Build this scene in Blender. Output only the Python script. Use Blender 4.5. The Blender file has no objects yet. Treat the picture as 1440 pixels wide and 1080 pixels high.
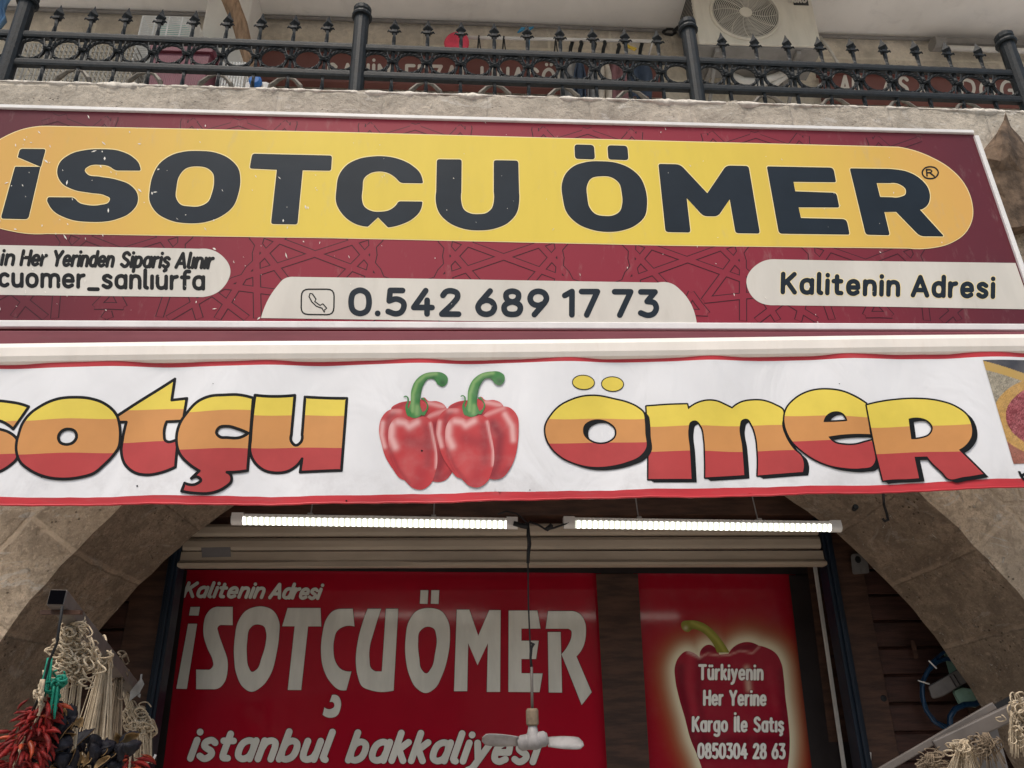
import bpy, math, random
import numpy as np
from mathutils import Vector, Matrix
from mathutils.geometry import delaunay_2d_cdt
random.seed(7); RNG = np.random.default_rng(7)
scene = bpy.context.scene
COL = scene.collection
R = math.radians

# ---------------------------------------------------------------- camera, sky, sun, exposure
F, CX, CY = 1082.0, 720.0, 540.0                      # focal length and centre of the 1440 x 1080 photograph
AX = Vector((0.99852118, 0.00610757, 0.05402)).normalized()       # world axes seen by the camera (right, down, forward)
AZ = Vector((-0.01557299, -0.91989307, 0.39185996)).normalized()
AY = AZ.cross(AX).normalized(); AX = AY.cross(AZ)
EYE = Vector((0, -3.6, 1.6))
cam = bpy.data.cameras.new('camera'); cam_ob = bpy.data.objects.new('camera', cam); COL.objects.link(cam_ob)
rt = Vector((AX[0], AY[0], AZ[0])); dn = Vector((AX[1], AY[1], AZ[1])); fw = Vector((AX[2], AY[2], AZ[2]))
m3 = Matrix((rt, -dn, -fw)).transposed()
cam_ob.matrix_world = Matrix.Translation(EYE) @ m3.to_4x4()
cam.sensor_width = 36; cam.lens = 36 * F / 1440; cam.clip_start = 0.05; cam.clip_end = 500
scene.camera = cam_ob

SUN_EL, SUN_AZ = R(62), R(200)                        # azimuth clockwise from +y (into the wall)
world = bpy.data.worlds.new('World'); scene.world = world; world.use_nodes = True
wn = world.node_tree.nodes; bg = wn['Background']
sky = wn.new('ShaderNodeTexSky'); sky.sky_type = 'NISHITA'; sky.sun_disc = False
sky.sun_elevation = SUN_EL; sky.sun_rotation = SUN_AZ; sky.air_density = 1.6; sky.dust_density = 4.0; sky.ozone_density = 1.0
world.node_tree.links.new(sky.outputs[0], bg.inputs[0]); bg.inputs[1].default_value = 0.12
sun = bpy.data.lights.new('sun', 'SUN'); sun.energy = 1.4; sun.angle = R(22); sun.color = (1.0, 0.93, 0.84)
sun_ob = bpy.data.objects.new('sun', sun); COL.objects.link(sun_ob)
sd = Vector((math.sin(SUN_AZ) * math.cos(SUN_EL), math.cos(SUN_AZ) * math.cos(SUN_EL), math.sin(SUN_EL)))
sun_ob.rotation_euler = (-sd).to_track_quat('-Z', 'Y').to_euler(); sun_ob.location = sd * 30
scene.view_settings.view_transform = 'Standard'; scene.view_settings.look = 'None'
scene.view_settings.exposure = 0.47; scene.view_settings.gamma = 1
scene.cycles.max_bounces = 8; scene.cycles.diffuse_bounces = 4; scene.cycles.use_denoising = True

# ---------------------------------------------------------------- measuring: photograph pixel -> point on a real plane
def ray(px, py):
    d = Vector((px - CX, py - CY, F)); return Vector((d.dot(AX), d.dot(AY), d.dot(AZ)))
class Plane:
    """A real surface; n points towards the street. P(px, py, off) is the point of it the photograph shows at a pixel."""
    def __init__(s, y, tilt=0.0, z0=2.2):
        s.o = Vector((0, y, z0)); s.n = Vector((0, -math.cos(R(tilt)), math.sin(R(tilt))))
    def __call__(s, px, py, off=0.0):
        r = ray(px, py); o = s.o + s.n * off
        return EYE + r * ((o - EYE).dot(s.n) / r.dot(s.n))
def at(px, py, y): return Plane(y)(px, py)

# ---------------------------------------------------------------- materials
class NT:
    def __init__(s, name):
        s.m = bpy.data.materials.new(name); s.m.use_nodes = True; s.t = s.m.node_tree; s.n = s.t.nodes
        s.b = s.n['Principled BSDF']; s.pos = s.n.new('ShaderNodeNewGeometry').outputs['Position']
    def L(s, a, b): s.t.links.new(a, b)
    def setin(s, sock, v):
        if hasattr(v, 'is_linked'): s.L(v, sock)
        else: sock.default_value = v
    def math(s, op, a, b=0.0, c=None):
        n = s.n.new('ShaderNodeMath'); n.operation = op; s.setin(n.inputs[0], a); s.setin(n.inputs[1], b)
        if c is not None: s.setin(n.inputs[2], c)
        return n.outputs[0]
    def scale(s, v, sc):
        n = s.n.new('ShaderNodeVectorMath'); n.operation = 'MULTIPLY'; s.setin(n.inputs[0], v); n.inputs[1].default_value = sc; return n.outputs[0]
    def noise(s, scale, detail=4, rough=0.55, vec=None, dist=0.0):
        n = s.n.new('ShaderNodeTexNoise'); s.L(vec if vec is not None else s.pos, n.inputs['Vector'])
        n.inputs['Scale'].default_value = scale; n.inputs['Detail'].default_value = detail; n.inputs['Roughness'].default_value = rough; n.inputs['Distortion'].default_value = dist
        return n.outputs['Fac']
    def ramp(s, fac, lo, hi):
        n = s.n.new('ShaderNodeMapRange'); n.interpolation_type = 'SMOOTHSTEP'
        s.setin(n.inputs[0], fac); n.inputs[1].default_value = lo; n.inputs[2].default_value = hi; return n.outputs[0]
    def mix(s, fac, a, b):
        n = s.n.new('ShaderNodeMix'); n.data_type = 'RGBA'; s.setin(n.inputs[0], fac)
        for i, v in ((6, a), (7, b)):
            if hasattr(v, 'is_linked'): s.L(v, n.inputs[i])
            else: n.inputs[i].default_value = (*v, 1)
        return n.outputs[2]
    def bump(s, h, strength, dist=0.01):
        n = s.n.new('ShaderNodeBump'); n.inputs['Strength'].default_value = strength; n.inputs['Distance'].default_value = dist
        s.L(h, n.inputs['Height']); s.L(n.outputs[0], s.b.inputs['Normal'])
    def out(s, col, rough=0.6, spec=0.3, metal=0.0):
        s.setin(s.b.inputs['Base Color'], col if hasattr(col, 'is_linked') else (*col, 1)); s.setin(s.b.inputs['Roughness'], rough)
        s.b.inputs['Specular IOR Level'].default_value = spec; s.b.inputs['Metallic'].default_value = metal
        return s.m
def mul(c, k): return tuple(min(1, x * k) for x in c)
def mat(name, col, rough=0.6, var=0.12, scale=6, bump=0.0, bscale=60, spec=0.3, metal=0.0, dirt=0.0, dirtcol=(0.12, 0.1, 0.08), stretch=None):
    k = NT(name)
    v = k.scale(k.pos, stretch) if stretch else k.pos
    c = k.mix(k.ramp(k.noise(scale, 5, 0.6, v), 0.3, 0.7), mul(col, 1 - var), mul(col, 1 + var))
    if dirt: c = k.mix(k.math('MULTIPLY', k.ramp(k.noise(scale * 2.3, 7, 0.7, v, 0.6), 0.5, 0.78), dirt), c, dirtcol)
    if bump: k.bump(k.noise(bscale, 5, 0.6, v), bump)
    rr = k.math('MULTIPLY_ADD', k.noise(scale * 3, 4), 0.2, rough - 0.1)
    return k.out(c, rr, spec, metal)
def vmat(name, rough=0.45, spec=0.3, spots=0.12):
    k = NT(name); a = k.n.new('ShaderNodeAttribute'); a.attribute_name = 'print'
    c = k.mix(k.math('MULTIPLY', k.ramp(k.noise(14, 5), 0.4, 0.8), spots), a.outputs['Color'], (0.5, 0.45, 0.42))
    return k.out(c, rough, spec)

ARC_X, ARC_Z, ARC_R = 0.326, 0.76, 2.617
def stone_mat(name, base, courses=False, stain=0.6, smear=0.0, jointk=0.45, tex=1.0):
    k = NT(name)
    w = k.n.new('ShaderNodeVectorMath'); w.operation = 'ADD'
    nz = k.n.new('ShaderNodeTexNoise'); nz.inputs['Scale'].default_value = 7; k.L(k.pos, nz.inputs['Vector']); nz.inputs['Detail'].default_value = 5
    k.L(k.pos, w.inputs[0]); k.L(k.scale(nz.outputs['Color'], (0.03, 0.03, 0.03)), w.inputs[1])
    sp = k.n.new('ShaderNodeSeparateXYZ'); k.L(w.outputs[0], sp.inputs[0])
    x, z = k.math('SUBTRACT', sp.outputs[0], ARC_X + 0.015), k.math('SUBTRACT', sp.outputs[2], ARC_Z + 0.015)
    r = k.math('SQRT', k.math('ADD', k.math('MULTIPLY', x, x), k.math('MULTIPLY', z, z)))
    th = k.math('MULTIPLY', k.math('ARCTAN2', z, x), 20 / math.pi)
    cell = k.math('FLOOR', th)
    j1 = k.math('MULTIPLY', k.math('ABSOLUTE', k.math('SUBTRACT', k.math('FRACT', k.math('ADD', th, 0.5)), 0.5)), 0.41)     # metres to a radial joint
    ring = k.math('ABSOLUTE', k.math('SUBTRACT', r, 2.89))
    inring = k.math('LESS_THAN', r, 2.89)
    cz = k.math('MULTIPLY', sp.outputs[2], 1 / 0.36); row = k.math('FLOOR', cz)
    j2 = k.math('MULTIPLY', k.math('ABSOLUTE', k.math('SUBTRACT', k.math('FRACT', k.math('ADD', cz, 0.5)), 0.5)), 0.36)
    cx = k.math('ADD', k.math('MULTIPLY', sp.outputs[0], 1 / 0.62), k.math('MULTIPLY', row, 0.37))
    j3 = k.math('MULTIPLY', k.math('ABSOLUTE', k.math('SUBTRACT', k.math('FRACT', k.math('ADD', cx, 0.5)), 0.5)), 0.62)
    jb = k.math('MINIMUM', j2, j3)
    j = k.math('ADD', k.math('MULTIPLY', inring, j1), k.math('MULTIPLY', k.math('SUBTRACT', 1.0, inring), jb))
    j = k.math('MINIMUM', j, ring) if not courses else jb
    joint = k.math('SUBTRACT', 1.0, k.ramp(j, 0.007, 0.02))
    bid = k.math('ADD', k.math('MULTIPLY', cell, 3.7), k.math('MULTIPLY', row, 1.9))
    wn_ = k.n.new('ShaderNodeTexWhiteNoise'); wn_.noise_dimensions = '1D'; k.L(bid, wn_.inputs['W'])
    big = k.ramp(k.noise(2.2, 6, 0.62), 0.3, 0.72); fine = k.noise(26, 8, 0.7); mid = k.noise(8, 7, 0.66, None, 0.4)
    c = k.mix(big, mul(base, 0.72), mul(base, 1.18))
    c = k.mix(k.math('MULTIPLY', wn_.outputs['Value'], 0.22), c, mul(base, 0.6))
    c = k.mix(k.math('MULTIPLY', k.ramp(mid, 0.45, 0.64), stain), c, mul(base, 0.45))
    c = k.mix(k.math('MULTIPLY', k.ramp(fine, 0.46, 0.64), 0.65 * tex), c, mul(base, 0.48))
    c = k.mix(k.math('MULTIPLY', k.ramp(k.noise(95, 5, 0.75), 0.5, 0.62), 0.55 * tex), c, mul(base, 0.45))
    c = k.mix(k.math('MULTIPLY', k.ramp(k.noise(38, 6, 0.7, None, 0.5), 0.55, 0.68), 0.4 * tex), c, mul(base, 1.6))
    c = k.mix(k.math('MULTIPLY', k.ramp(k.noise(1.3, 5, 0.6, None, 0.5), 0.5, 0.66), 0.5 * tex), c, mul(base, 0.48))
    c = k.mix(k.math('MULTIPLY', joint, k.math('MULTIPLY', k.ramp(k.noise(3.3, 4), 0.35, 0.6), jointk)), c, mul(base, 1.3))
    chips = k.ramp(k.noise(16, 6, 0.75, k.scale(k.pos, (1, 1, 0.7)), 1.4), 0.625, 0.665)
    c = k.mix(k.math('MULTIPLY', chips, 0.75 * tex), c, (0.58, 0.53, 0.46))
    if smear:
        sm = k.ramp(k.noise(4.5, 8, 0.72, k.scale(k.pos, (0.8, 1, 1.6)), 1.6), 0.56, 0.64)
        c = k.mix(k.math('MULTIPLY', sm, smear), c, (0.62, 0.585, 0.53))
    pits = k.n.new('ShaderNodeTexVoronoi'); pits.inputs['Scale'].default_value = 34; k.L(w.outputs[0], pits.inputs['Vector'])
    pit = k.math('SUBTRACT', 1.0, k.ramp(pits.outputs['Distance'], 0.06, 0.2))
    pit = k.math('MULTIPLY', pit, k.ramp(k.noise(5, 3), 0.5, 0.62))
    c = k.mix(k.math('MULTIPLY', pit, 0.7), c, mul(base, 0.22))
    h = k.math('ADD', k.math('ADD', k.math('MULTIPLY', fine, 0.5), k.math('MULTIPLY', mid, 0.9)), k.math('SUBTRACT', k.math('MULTIPLY', chips, 0.25), k.math('ADD', k.math('MULTIPLY', pit, 0.5), k.math('MULTIPLY', joint, 0.25))))
    k.bump(h, 0.35 + 0.65 * tex, 0.035)
    return k.out(c, 0.9, 0.15)

MT = {}
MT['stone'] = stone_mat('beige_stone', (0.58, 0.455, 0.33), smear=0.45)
MT['stone_shaded'] = stone_mat('shaded_arch_stone', (0.30, 0.230, 0.168), stain=0.65, smear=0.15)  # darker copy of the wall stone; the soffit's shade is put into its colour
MT['stone_back'] = stone_mat('balcony_stone', (0.80, 0.73, 0.62), True, 0.3, 0.2, 0.4, 0.3)
MT['stone_ledge'] = stone_mat('ledge_stone', (0.54, 0.48, 0.40), True, 0.4, 0.6, 0.25, 0.5)
MT['stone_far'] = mat('far_stone', (0.22, 0.18, 0.14), 0.9, 0.2, 2)
MT['tube_shade'] = mat('tube_end_shade', (0.003, 0.003, 0.004), 0.95, 0.1, spec=0.0)
MT['plaster_old'] = mat('old_plaster', (0.60, 0.555, 0.49), 0.9, 0.2, 14, 0.6, 50)
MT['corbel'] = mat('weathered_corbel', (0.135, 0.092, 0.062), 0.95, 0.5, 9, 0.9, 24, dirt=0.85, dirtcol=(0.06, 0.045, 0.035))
MT['ceiling'] = mat('ceiling_plaster', (0.84, 0.815, 0.78), 0.9, 0.05, 1.6, 0.1, 20, dirt=0.22, dirtcol=(0.3, 0.28, 0.27))
MT['white_plaster'] = mat('white_plaster', (0.80, 0.78, 0.75), 0.9, 0.06, 3)
MT['paving'] = mat('paving', (0.42, 0.39, 0.35), 0.85, 0.15, 3)
MT['iron'] = mat('black_iron', (0.011, 0.015, 0.018), 0.55, 0.3, 30, 0.2, 120, spec=0.25, dirt=0.3, dirtcol=(0.085, 0.05, 0.03))
MT['iron_brown'] = mat('bronzed_iron', (0.10, 0.085, 0.065), 0.55, 0.35, 40, spec=0.4)
MT['alu'] = mat('aluminium_frame', (0.76, 0.745, 0.73), 0.45, 0.06, 5, dirt=0.25, dirtcol=(0.4, 0.36, 0.32), spec=0.5)
def sign_print(name, mid, end, x0, x1, stretch, amt, rough=0.5):
    """Printed vinyl: one colour in the middle of the design, another towards both ends, with weather marks."""
    k = NT(name); sp = k.n.new('ShaderNodeSeparateXYZ'); k.L(k.pos, sp.inputs[0])
    t = k.ramp(k.math('ABSOLUTE', k.math('SUBTRACT', sp.outputs[0], 0.25)), x0, x1)
    c = k.mix(t, mid, end); c = k.mix(k.math('MULTIPLY', k.ramp(k.noise(1.4, 6, 0.65, k.scale(k.pos, stretch)), 0.4, 0.75), amt), c, mul(mid, 0.72))
    c = k.mix(k.math('MULTIPLY', k.ramp(k.noise(9, 8, 0.7, k.scale(k.pos, (1.6, 1, 0.5))), 0.55, 0.78), 0.24), c, (0.42, 0.36, 0.32))
    return k.out(c, k.math('MULTIPLY_ADD', k.noise(5, 4), 0.2, rough - 0.1), 0.18)
MT['sign_red'] = sign_print('sign_red', (0.265, 0.026, 0.045), (0.10, 0.020, 0.030), 0.9, 2.9, (1, 1, 1), 0.2)
MT['sign_line'] = mat('sign_line', (0.050, 0.011, 0.017), 0.5, 0.1, 3, spec=0.18)
MT['sign_yellow'] = sign_print('sign_yellow', (0.74, 0.56, 0.085), (0.66, 0.375, 0.105), 0.9, 2.7, (2.5, 1, 0.6), 0.22)
MT['sign_edge'] = mat('sign_pale_edge', (0.85, 0.70, 0.36), 0.45, 0.04)
MT['sign_white'] = mat('sign_offwhite', (0.62, 0.59, 0.53), 0.45, 0.06, 2, dirt=0.2, dirtcol=(0.42, 0.38, 0.32), stretch=(2, 1, 0.6))
MT['navy'] = mat('dark_navy_print', (0.013, 0.021, 0.031), 0.5, 0.12, 3, spec=0.15)
MT['ink'] = mat('black_print', (0.008, 0.009, 0.010), 0.5, 0.1, 3, spec=0.15)
MT['fleck'] = mat('paint_chip', (0.75, 0.72, 0.66), 0.7, 0.2, 50)
MT['plum'] = mat('plum_canvas', (0.20, 0.055, 0.070), 0.7, 0.12, 4, dirt=0.3, dirtcol=(0.16, 0.09, 0.09), stretch=(0.4, 1, 3))
MT['bar_white'] = mat('ivory_awning_bar', (0.82, 0.76, 0.69), 0.4, 0.05, 2, dirt=0.22, dirtcol=(0.60, 0.46, 0.36), stretch=(2.5, 1, 0.8), spec=0.4)
k = NT('banner_canvas')
c_ = k.mix(k.ramp(k.noise(1.3, 5, 0.6), 0.3, 0.75), (0.72, 0.72, 0.735), (0.80, 0.80, 0.815))
c_ = k.mix(k.math('MULTIPLY', k.ramp(k.noise(5, 8, 0.7, k.scale(k.pos, (1, 1, 0.7)), 0.8), 0.55, 0.85), 0.15), c_, (0.55, 0.52, 0.50))
kz = k.n.new('ShaderNodeSeparateXYZ'); k.L(k.pos, kz.inputs[0])
grime = k.math('MULTIPLY', k.math('SUBTRACT', 1.0, k.ramp(kz.outputs[2], 2.47, 2.62)), k.ramp(k.noise(7, 6, 0.7), 0.42, 0.7))
c_ = k.mix(k.math('MULTIPLY', grime, 0.22), c_, (0.30, 0.27, 0.26)); k.bump(k.math('ADD', k.noise(2.6, 3, 0.5, k.scale(k.pos, (1.6, 1, 0.8)), 1.2), k.math('MULTIPLY', k.noise(9, 4, 0.55, k.scale(k.pos, (2.0, 1, 0.5)), 0.6), 0.10)), 0.22, 0.05)
MT['canvas'] = k.out(c_, 0.5, 0.35)
MT['canvas_red'] = mat('banner_red_edge', (0.50, 0.035, 0.045), 0.5, 0.15, 4, dirt=0.45, dirtcol=(0.33, 0.13, 0.13), stretch=(0.6, 1, 5))
MT['p_yellow'] = mat('banner_yellow', (0.74, 0.58, 0.085), 0.48, 0.07, 3)
MT['p_orange'] = mat('banner_orange', (0.58, 0.265, 0.085), 0.48, 0.07, 3)
MT['p_red'] = mat('banner_brick_red', (0.42, 0.05, 0.05), 0.48, 0.12, 3)
MT['print'] = vmat('banner_picture')
MT['poster_print'] = vmat('poster_picture', 0.10, 0.6, 0.02)
MT['poster_red'] = mat('poster_red', (0.34, 0.006, 0.020), 0.10, 0.12, 1.0, spec=0.6)
MT['poster_dark'] = mat('poster_letter_edge', (0.10, 0.01, 0.012), 0.2, 0.1, 3)
MT['poster_white'] = mat('poster_letters', (0.66, 0.655, 0.60), 0.14, 0.10, 3, spec=0.6, stretch=(3, 1, 0.7))
MT['poster_text'] = mat('pale_poster_text', (0.84, 0.83, 0.78), 0.25, 0.05, 3, spec=0.3)
MT['scrap'] = mat('grubby_paper', (0.26, 0.25, 0.235), 0.8, 0.2, 20)
MT['wood'] = mat('dark_stained_wood', (0.055, 0.026, 0.016), 0.5, 0.4, 5, 0.25, 40, stretch=(1, 1, 7), spec=0.35)
MT['wood_v'] = mat('dark_plank_wood', (0.042, 0.018, 0.013), 0.5, 0.4, 5, 0.25, 40, stretch=(0.8, 1, 8), spec=0.35)
MT['frame_dark'] = mat('dark_frame', (0.020, 0.015, 0.015), 0.45, 0.2, 6)
MT['rail_blue'] = mat('blue_black_guide', (0.006, 0.012, 0.022), 0.4, 0.2, 6, spec=0.3)
MT['shutter'] = mat('ivory_shutter', (0.36, 0.295, 0.225), 0.45, 0.10, 3, dirt=0.5, dirtcol=(0.26, 0.21, 0.17), stretch=(0.7, 1, 5), spec=0.4)
MT['sticker'] = mat('grey_sticker', (0.16, 0.15, 0.15), 0.5, 0.1)
MT['plastic_white'] = mat('white_plastic', (0.62, 0.60, 0.57), 0.45, 0.08, 6, dirt=0.25, dirtcol=(0.4, 0.36, 0.32))
MT['plastic_grey'] = mat('grey_plastic', (0.24, 0.23, 0.22), 0.5, 0.12, 6, dirt=0.3)
MT['box_grey'] = mat('dusty_grey_plastic', (0.15, 0.14, 0.135), 0.6, 0.2, 8, dirt=0.5, dirtcol=(0.07, 0.06, 0.05))
MT['fan_grey'] = mat('grey_fan_plastic', (0.27, 0.255, 0.25), 0.45, 0.2, 12, dirt=0.4, dirtcol=(0.12, 0.10, 0.09))
MT['steel'] = mat('painted_steel', (0.115, 0.100, 0.090), 0.5, 0.2, 10, dirt=0.5, dirtcol=(0.13, 0.10, 0.08), spec=0.4)
MT['black'] = mat('black_rubber', (0.010, 0.010, 0.011), 0.6, 0.2)
MT['string'] = mat('cotton_string', (0.46, 0.375, 0.265), 0.9, 0.2, 30, 0.3, 300)
MT['string_old'] = mat('grey_string', (0.19, 0.145, 0.10), 0.9, 0.25, 30)
MT['green_net'] = mat('green_ribbon', (0.010, 0.22, 0.15), 0.6, 0.2)
MT['chili'] = mat('dried_chili', (0.17, 0.008, 0.007), 0.5, 0.6, 30, spec=0.25, bump=0.4, bscale=90)
MT['chili_o'] = mat('orange_chili', (0.30, 0.045, 0.015), 0.4, 0.4, 18)
MT['eggplant'] = mat('dried_aubergine', (0.010, 0.009, 0.014), 0.6, 0.4, 25)
MT['eggflesh'] = mat('aubergine_flesh', (0.30, 0.19, 0.085), 0.8, 0.3, 25)
MT['hose'] = mat('blue_hose', (0.006, 0.030, 0.070), 0.3, 0.15, 5, spec=0.4)
MT['mint'] = mat('pale_green_plastic', (0.24, 0.38, 0.31), 0.35, 0.15, 9, dirt=0.6, dirtcol=(0.12, 0.22, 0.06))
MT['cage_white'] = mat('white_wire', (0.80, 0.79, 0.76), 0.5, 0.06)
MT['cage_grey'] = mat('grey_wire', (0.40, 0.38, 0.34), 0.5, 0.1)
MT['teal'] = mat('teal_plastic', (0.06, 0.36, 0.29), 0.45, 0.1)
MT['plumbox'] = mat('plum_plastic', (0.16, 0.045, 0.065), 0.5, 0.15)
MT['blue'] = mat('blue_plastic', (0.03, 0.14, 0.42), 0.5, 0.1)
MT['tarp'] = mat('blue_tarp', (0.13, 0.25, 0.42), 0.7, 0.2, 10)
MT['yellow'] = mat('yellow_plastic', (0.60, 0.42, 0.06), 0.5, 0.1)
MT['bark'] = mat('bare_wood_pole', (0.34, 0.22, 0.14), 0.85, 0.3, 8, 0.6, 40, stretch=(4, 4, 0.6))
MT['ac'] = mat('ac_casing', (0.66, 0.62, 0.54), 0.5, 0.06, 4, dirt=0.2, dirtcol=(0.45, 0.38, 0.28), stretch=(2, 1, 0.5))
MT['ac_dark'] = mat('ac_recess', (0.04, 0.04, 0.042), 0.6, 0.2)
MT['ac_grille'] = mat('ac_grille', (0.55, 0.52, 0.46), 0.5, 0.1)
MT['board_red'] = mat('maroon_board', (0.17, 0.066, 0.058), 0.5, 0.1, 3)
MT['board_white'] = mat('board_letters', (0.66, 0.62, 0.57), 0.5, 0.05)
MT['pink'] = mat('pink_cloth', (0.70, 0.07, 0.12), 0.8, 0.15, 12)
MT['cloth_grey'] = mat('grey_cloth', (0.30, 0.29, 0.29), 0.85, 0.15, 12)
MT['cloth_navy'] = mat('navy_cloth', (0.05, 0.07, 0.11), 0.85, 0.15, 12)
MT['cloth_beige'] = mat('beige_cloth', (0.52, 0.46, 0.39), 0.85, 0.15, 12)
MT['cloth_mauve'] = mat('mauve_cloth', (0.24, 0.12, 0.13), 0.85, 0.15, 12)
MT['ribbon_blue'] = mat('blue_ribbon', (0.05, 0.24, 0.42), 0.6, 0.1)
k = NT('lit_diffuser')
wv = k.n.new('ShaderNodeTexWave'); wv.inputs['Scale'].default_value = 12.6; wv.inputs['Distortion'].default_value = 0; k.L(k.pos, wv.inputs['Vector']); wv.bands_direction = 'X'
k.L(k.mix(k.math('POWER', wv.outputs['Fac'], 1.6), (0.12, 0.13, 0.10), (1, 1, 0.90)), k.b.inputs['Emission Color']); k.b.inputs['Emission Strength'].default_value = 3.4
MT['led'] = k.out((0.8, 0.8, 0.78), 0.3)

# ---------------------------------------------------------------- 2-D outlines (pixel space) and filling
def parse(s, ox=0.0, oy=0.0, sc=1.0):
    """'x,y' corner, 'x,y:r' rounded corner, 'x,y~' smooth point -> closed outline in photograph pixels."""
    P = []
    for t in s.split():
        kind, r = 'c', 0.0
        if t.endswith('~'): kind, t = 's', t[:-1]
        elif ':' in t: t, q = t.split(':'); r = float(q); kind = 'r'
        x, y = t.split(','); P.append((np.array([float(x), float(y)]) / sc + (ox, oy), kind, r / sc))
    Q = []
    n = len(P)
    for i, (p, kd, r) in enumerate(P):
        if kd != 'r': Q.append((p, kd)); continue
        a, b = P[i - 1][0], P[(i + 1) % n][0]
        da, db = a - p, b - p; la, lb = np.linalg.norm(da), np.linalg.norm(db)
        q = min(r, la * .48, lb * .48); p0, p1 = p + da / la * q, p + db / lb * q
        for t in (0, .25, .5, .75, 1): Q.append(((1 - t) ** 2 * p0 + 2 * t * (1 - t) * p + t * t * p1, 'c'))
    n = len(Q); out = []
    def tan(i):
        p = Q[i][0]; a, b = Q[i - 1][0] - p, Q[(i + 1) % n][0] - p
        la, lb = np.linalg.norm(a) + 1e-9, np.linalg.norm(b) + 1e-9
        d = b / lb * la - a / la * lb; return d / (np.linalg.norm(d) + 1e-9)
    for i in range(n):
        (p, kd), (q, kq) = Q[i], Q[(i + 1) % n]
        out.append(p); ch = q - p; l = np.linalg.norm(ch)
        if kd == 'c' and kq == 'c' or l < 1e-6: continue
        t0 = tan(i) if kd == 's' else None; t1 = tan((i + 1) % n) if kq == 's' else None
        if t0 is None: t0 = 2 * ch / l - t1; 
        if t1 is None: t1 = 2 * ch / l - t0
        t0, t1 = t0 * l, t1 * l
        m = max(3, min(14, int(l / 2.0)))
        for j in range(1, m):
            t = j / m
            out.append((2 * t**3 - 3 * t * t + 1) * p + (t**3 - 2 * t * t + t) * t0 + (-2 * t**3 + 3 * t * t) * q + (t**3 - t * t) * t1)
    return np.array(out)
def inside(C, loops):
    r = np.zeros(len(C), bool)
    for L in loops:
        a, b = L, np.roll(L, -1, 0)
        for i in range(0, len(C), 4000):
            c = C[i:i + 4000]
            y1, y2 = a[None, :, 1], b[None, :, 1]; cy = c[:, None, 1]
            cond = (y1 > cy) != (y2 > cy)
            xx = a[None, :, 0] + (cy - y1) * (b[None, :, 0] - a[None, :, 0]) / np.where(np.abs(y2 - y1) < 1e-12, 1e-12, y2 - y1)
            r[i:i + 4000] ^= ((cond & (c[:, None, 0] < xx)).sum(1) % 2).astype(bool)
    return r
def dist(C, path, closed=True):
    a = path if closed else path[:-1]; b = np.roll(path, -1, 0) if closed else path[1:]
    d = b - a; ll = (d * d).sum(1) + 1e-12; res = np.full(len(C), 1e9)
    for i in range(0, len(C), 3000):
        c = C[i:i + 3000]
        t = np.clip(((c[:, None] - a[None]) * d[None]).sum(2) / ll[None], 0, 1)
        res[i:i + 3000] = np.sqrt((((a[None] + t[..., None] * d[None]) - c[:, None]) ** 2).sum(2)).min(1)
    return res
def offs(L, w, closed=True):
    if closed: d = np.roll(L, -1, 0) - np.roll(L, 1, 0)
    else: d = np.gradient(L, axis=0)
    n = np.stack([-d[:, 1], d[:, 0]], 1); n /= np.linalg.norm(n, axis=1)[:, None] + 1e-9
    return L + n * w
def strip_outline(path, w):
    d0 = path[0] - path[1]; d1 = path[-1] - path[-2]
    def cap(c, d):
        a0 = math.atan2(d[1], d[0]); return np.array([c + w * np.array([math.cos(a0 + t), math.sin(a0 + t)]) for t in np.linspace(-math.pi / 2, math.pi / 2, 7)])
    l, r = offs(path, w, False), offs(path, -w, False)
    # offs(+w) lies at angle +90 from the travel direction
    return np.vstack([l[1:-1], cap(path[-1], d1)[::-1], r[1:-1][::-1], cap(path[0], d0)[::-1]])
def cdt(loops, extra=None):
    V, E = [], []
    for L in loops:
        b = len(V); V += [Vector(p) for p in L]; n = len(L); E += [(b + i, b + (i + 1) % n) for i in range(n)]
    if extra is not None: V += [Vector(p) for p in extra]
    r = delaunay_2d_cdt(V, E, [], 0, 1e-5)
    v = np.array([tuple(p) for p in r[0]]); t = np.array([f for f in r[2] if len(f) == 3])
    return v, t
def corner_rings(L, w):
    d0 = L - np.roll(L, 1, 0); d1 = np.roll(L, -1, 0) - L
    a = np.abs((np.arctan2(d1[:, 1], d1[:, 0]) - np.arctan2(d0[:, 1], d0[:, 0]) + np.pi) % (2 * np.pi) - np.pi)
    t = np.linspace(0, 2 * np.pi, 17)[:-1] + .1
    return [L[i] + w * np.stack([np.cos(t), np.sin(t)], 1) for i in np.nonzero(a > .4)[0]]
def dense_loop(L, step):
    out = []
    for p, q in zip(L, np.roll(L, -1, 0)):
        k_ = max(1, int(np.linalg.norm(q - p) / step)); out += [p + (q - p) * (j / k_) for j in range(k_)]
    return np.array(out)
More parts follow.
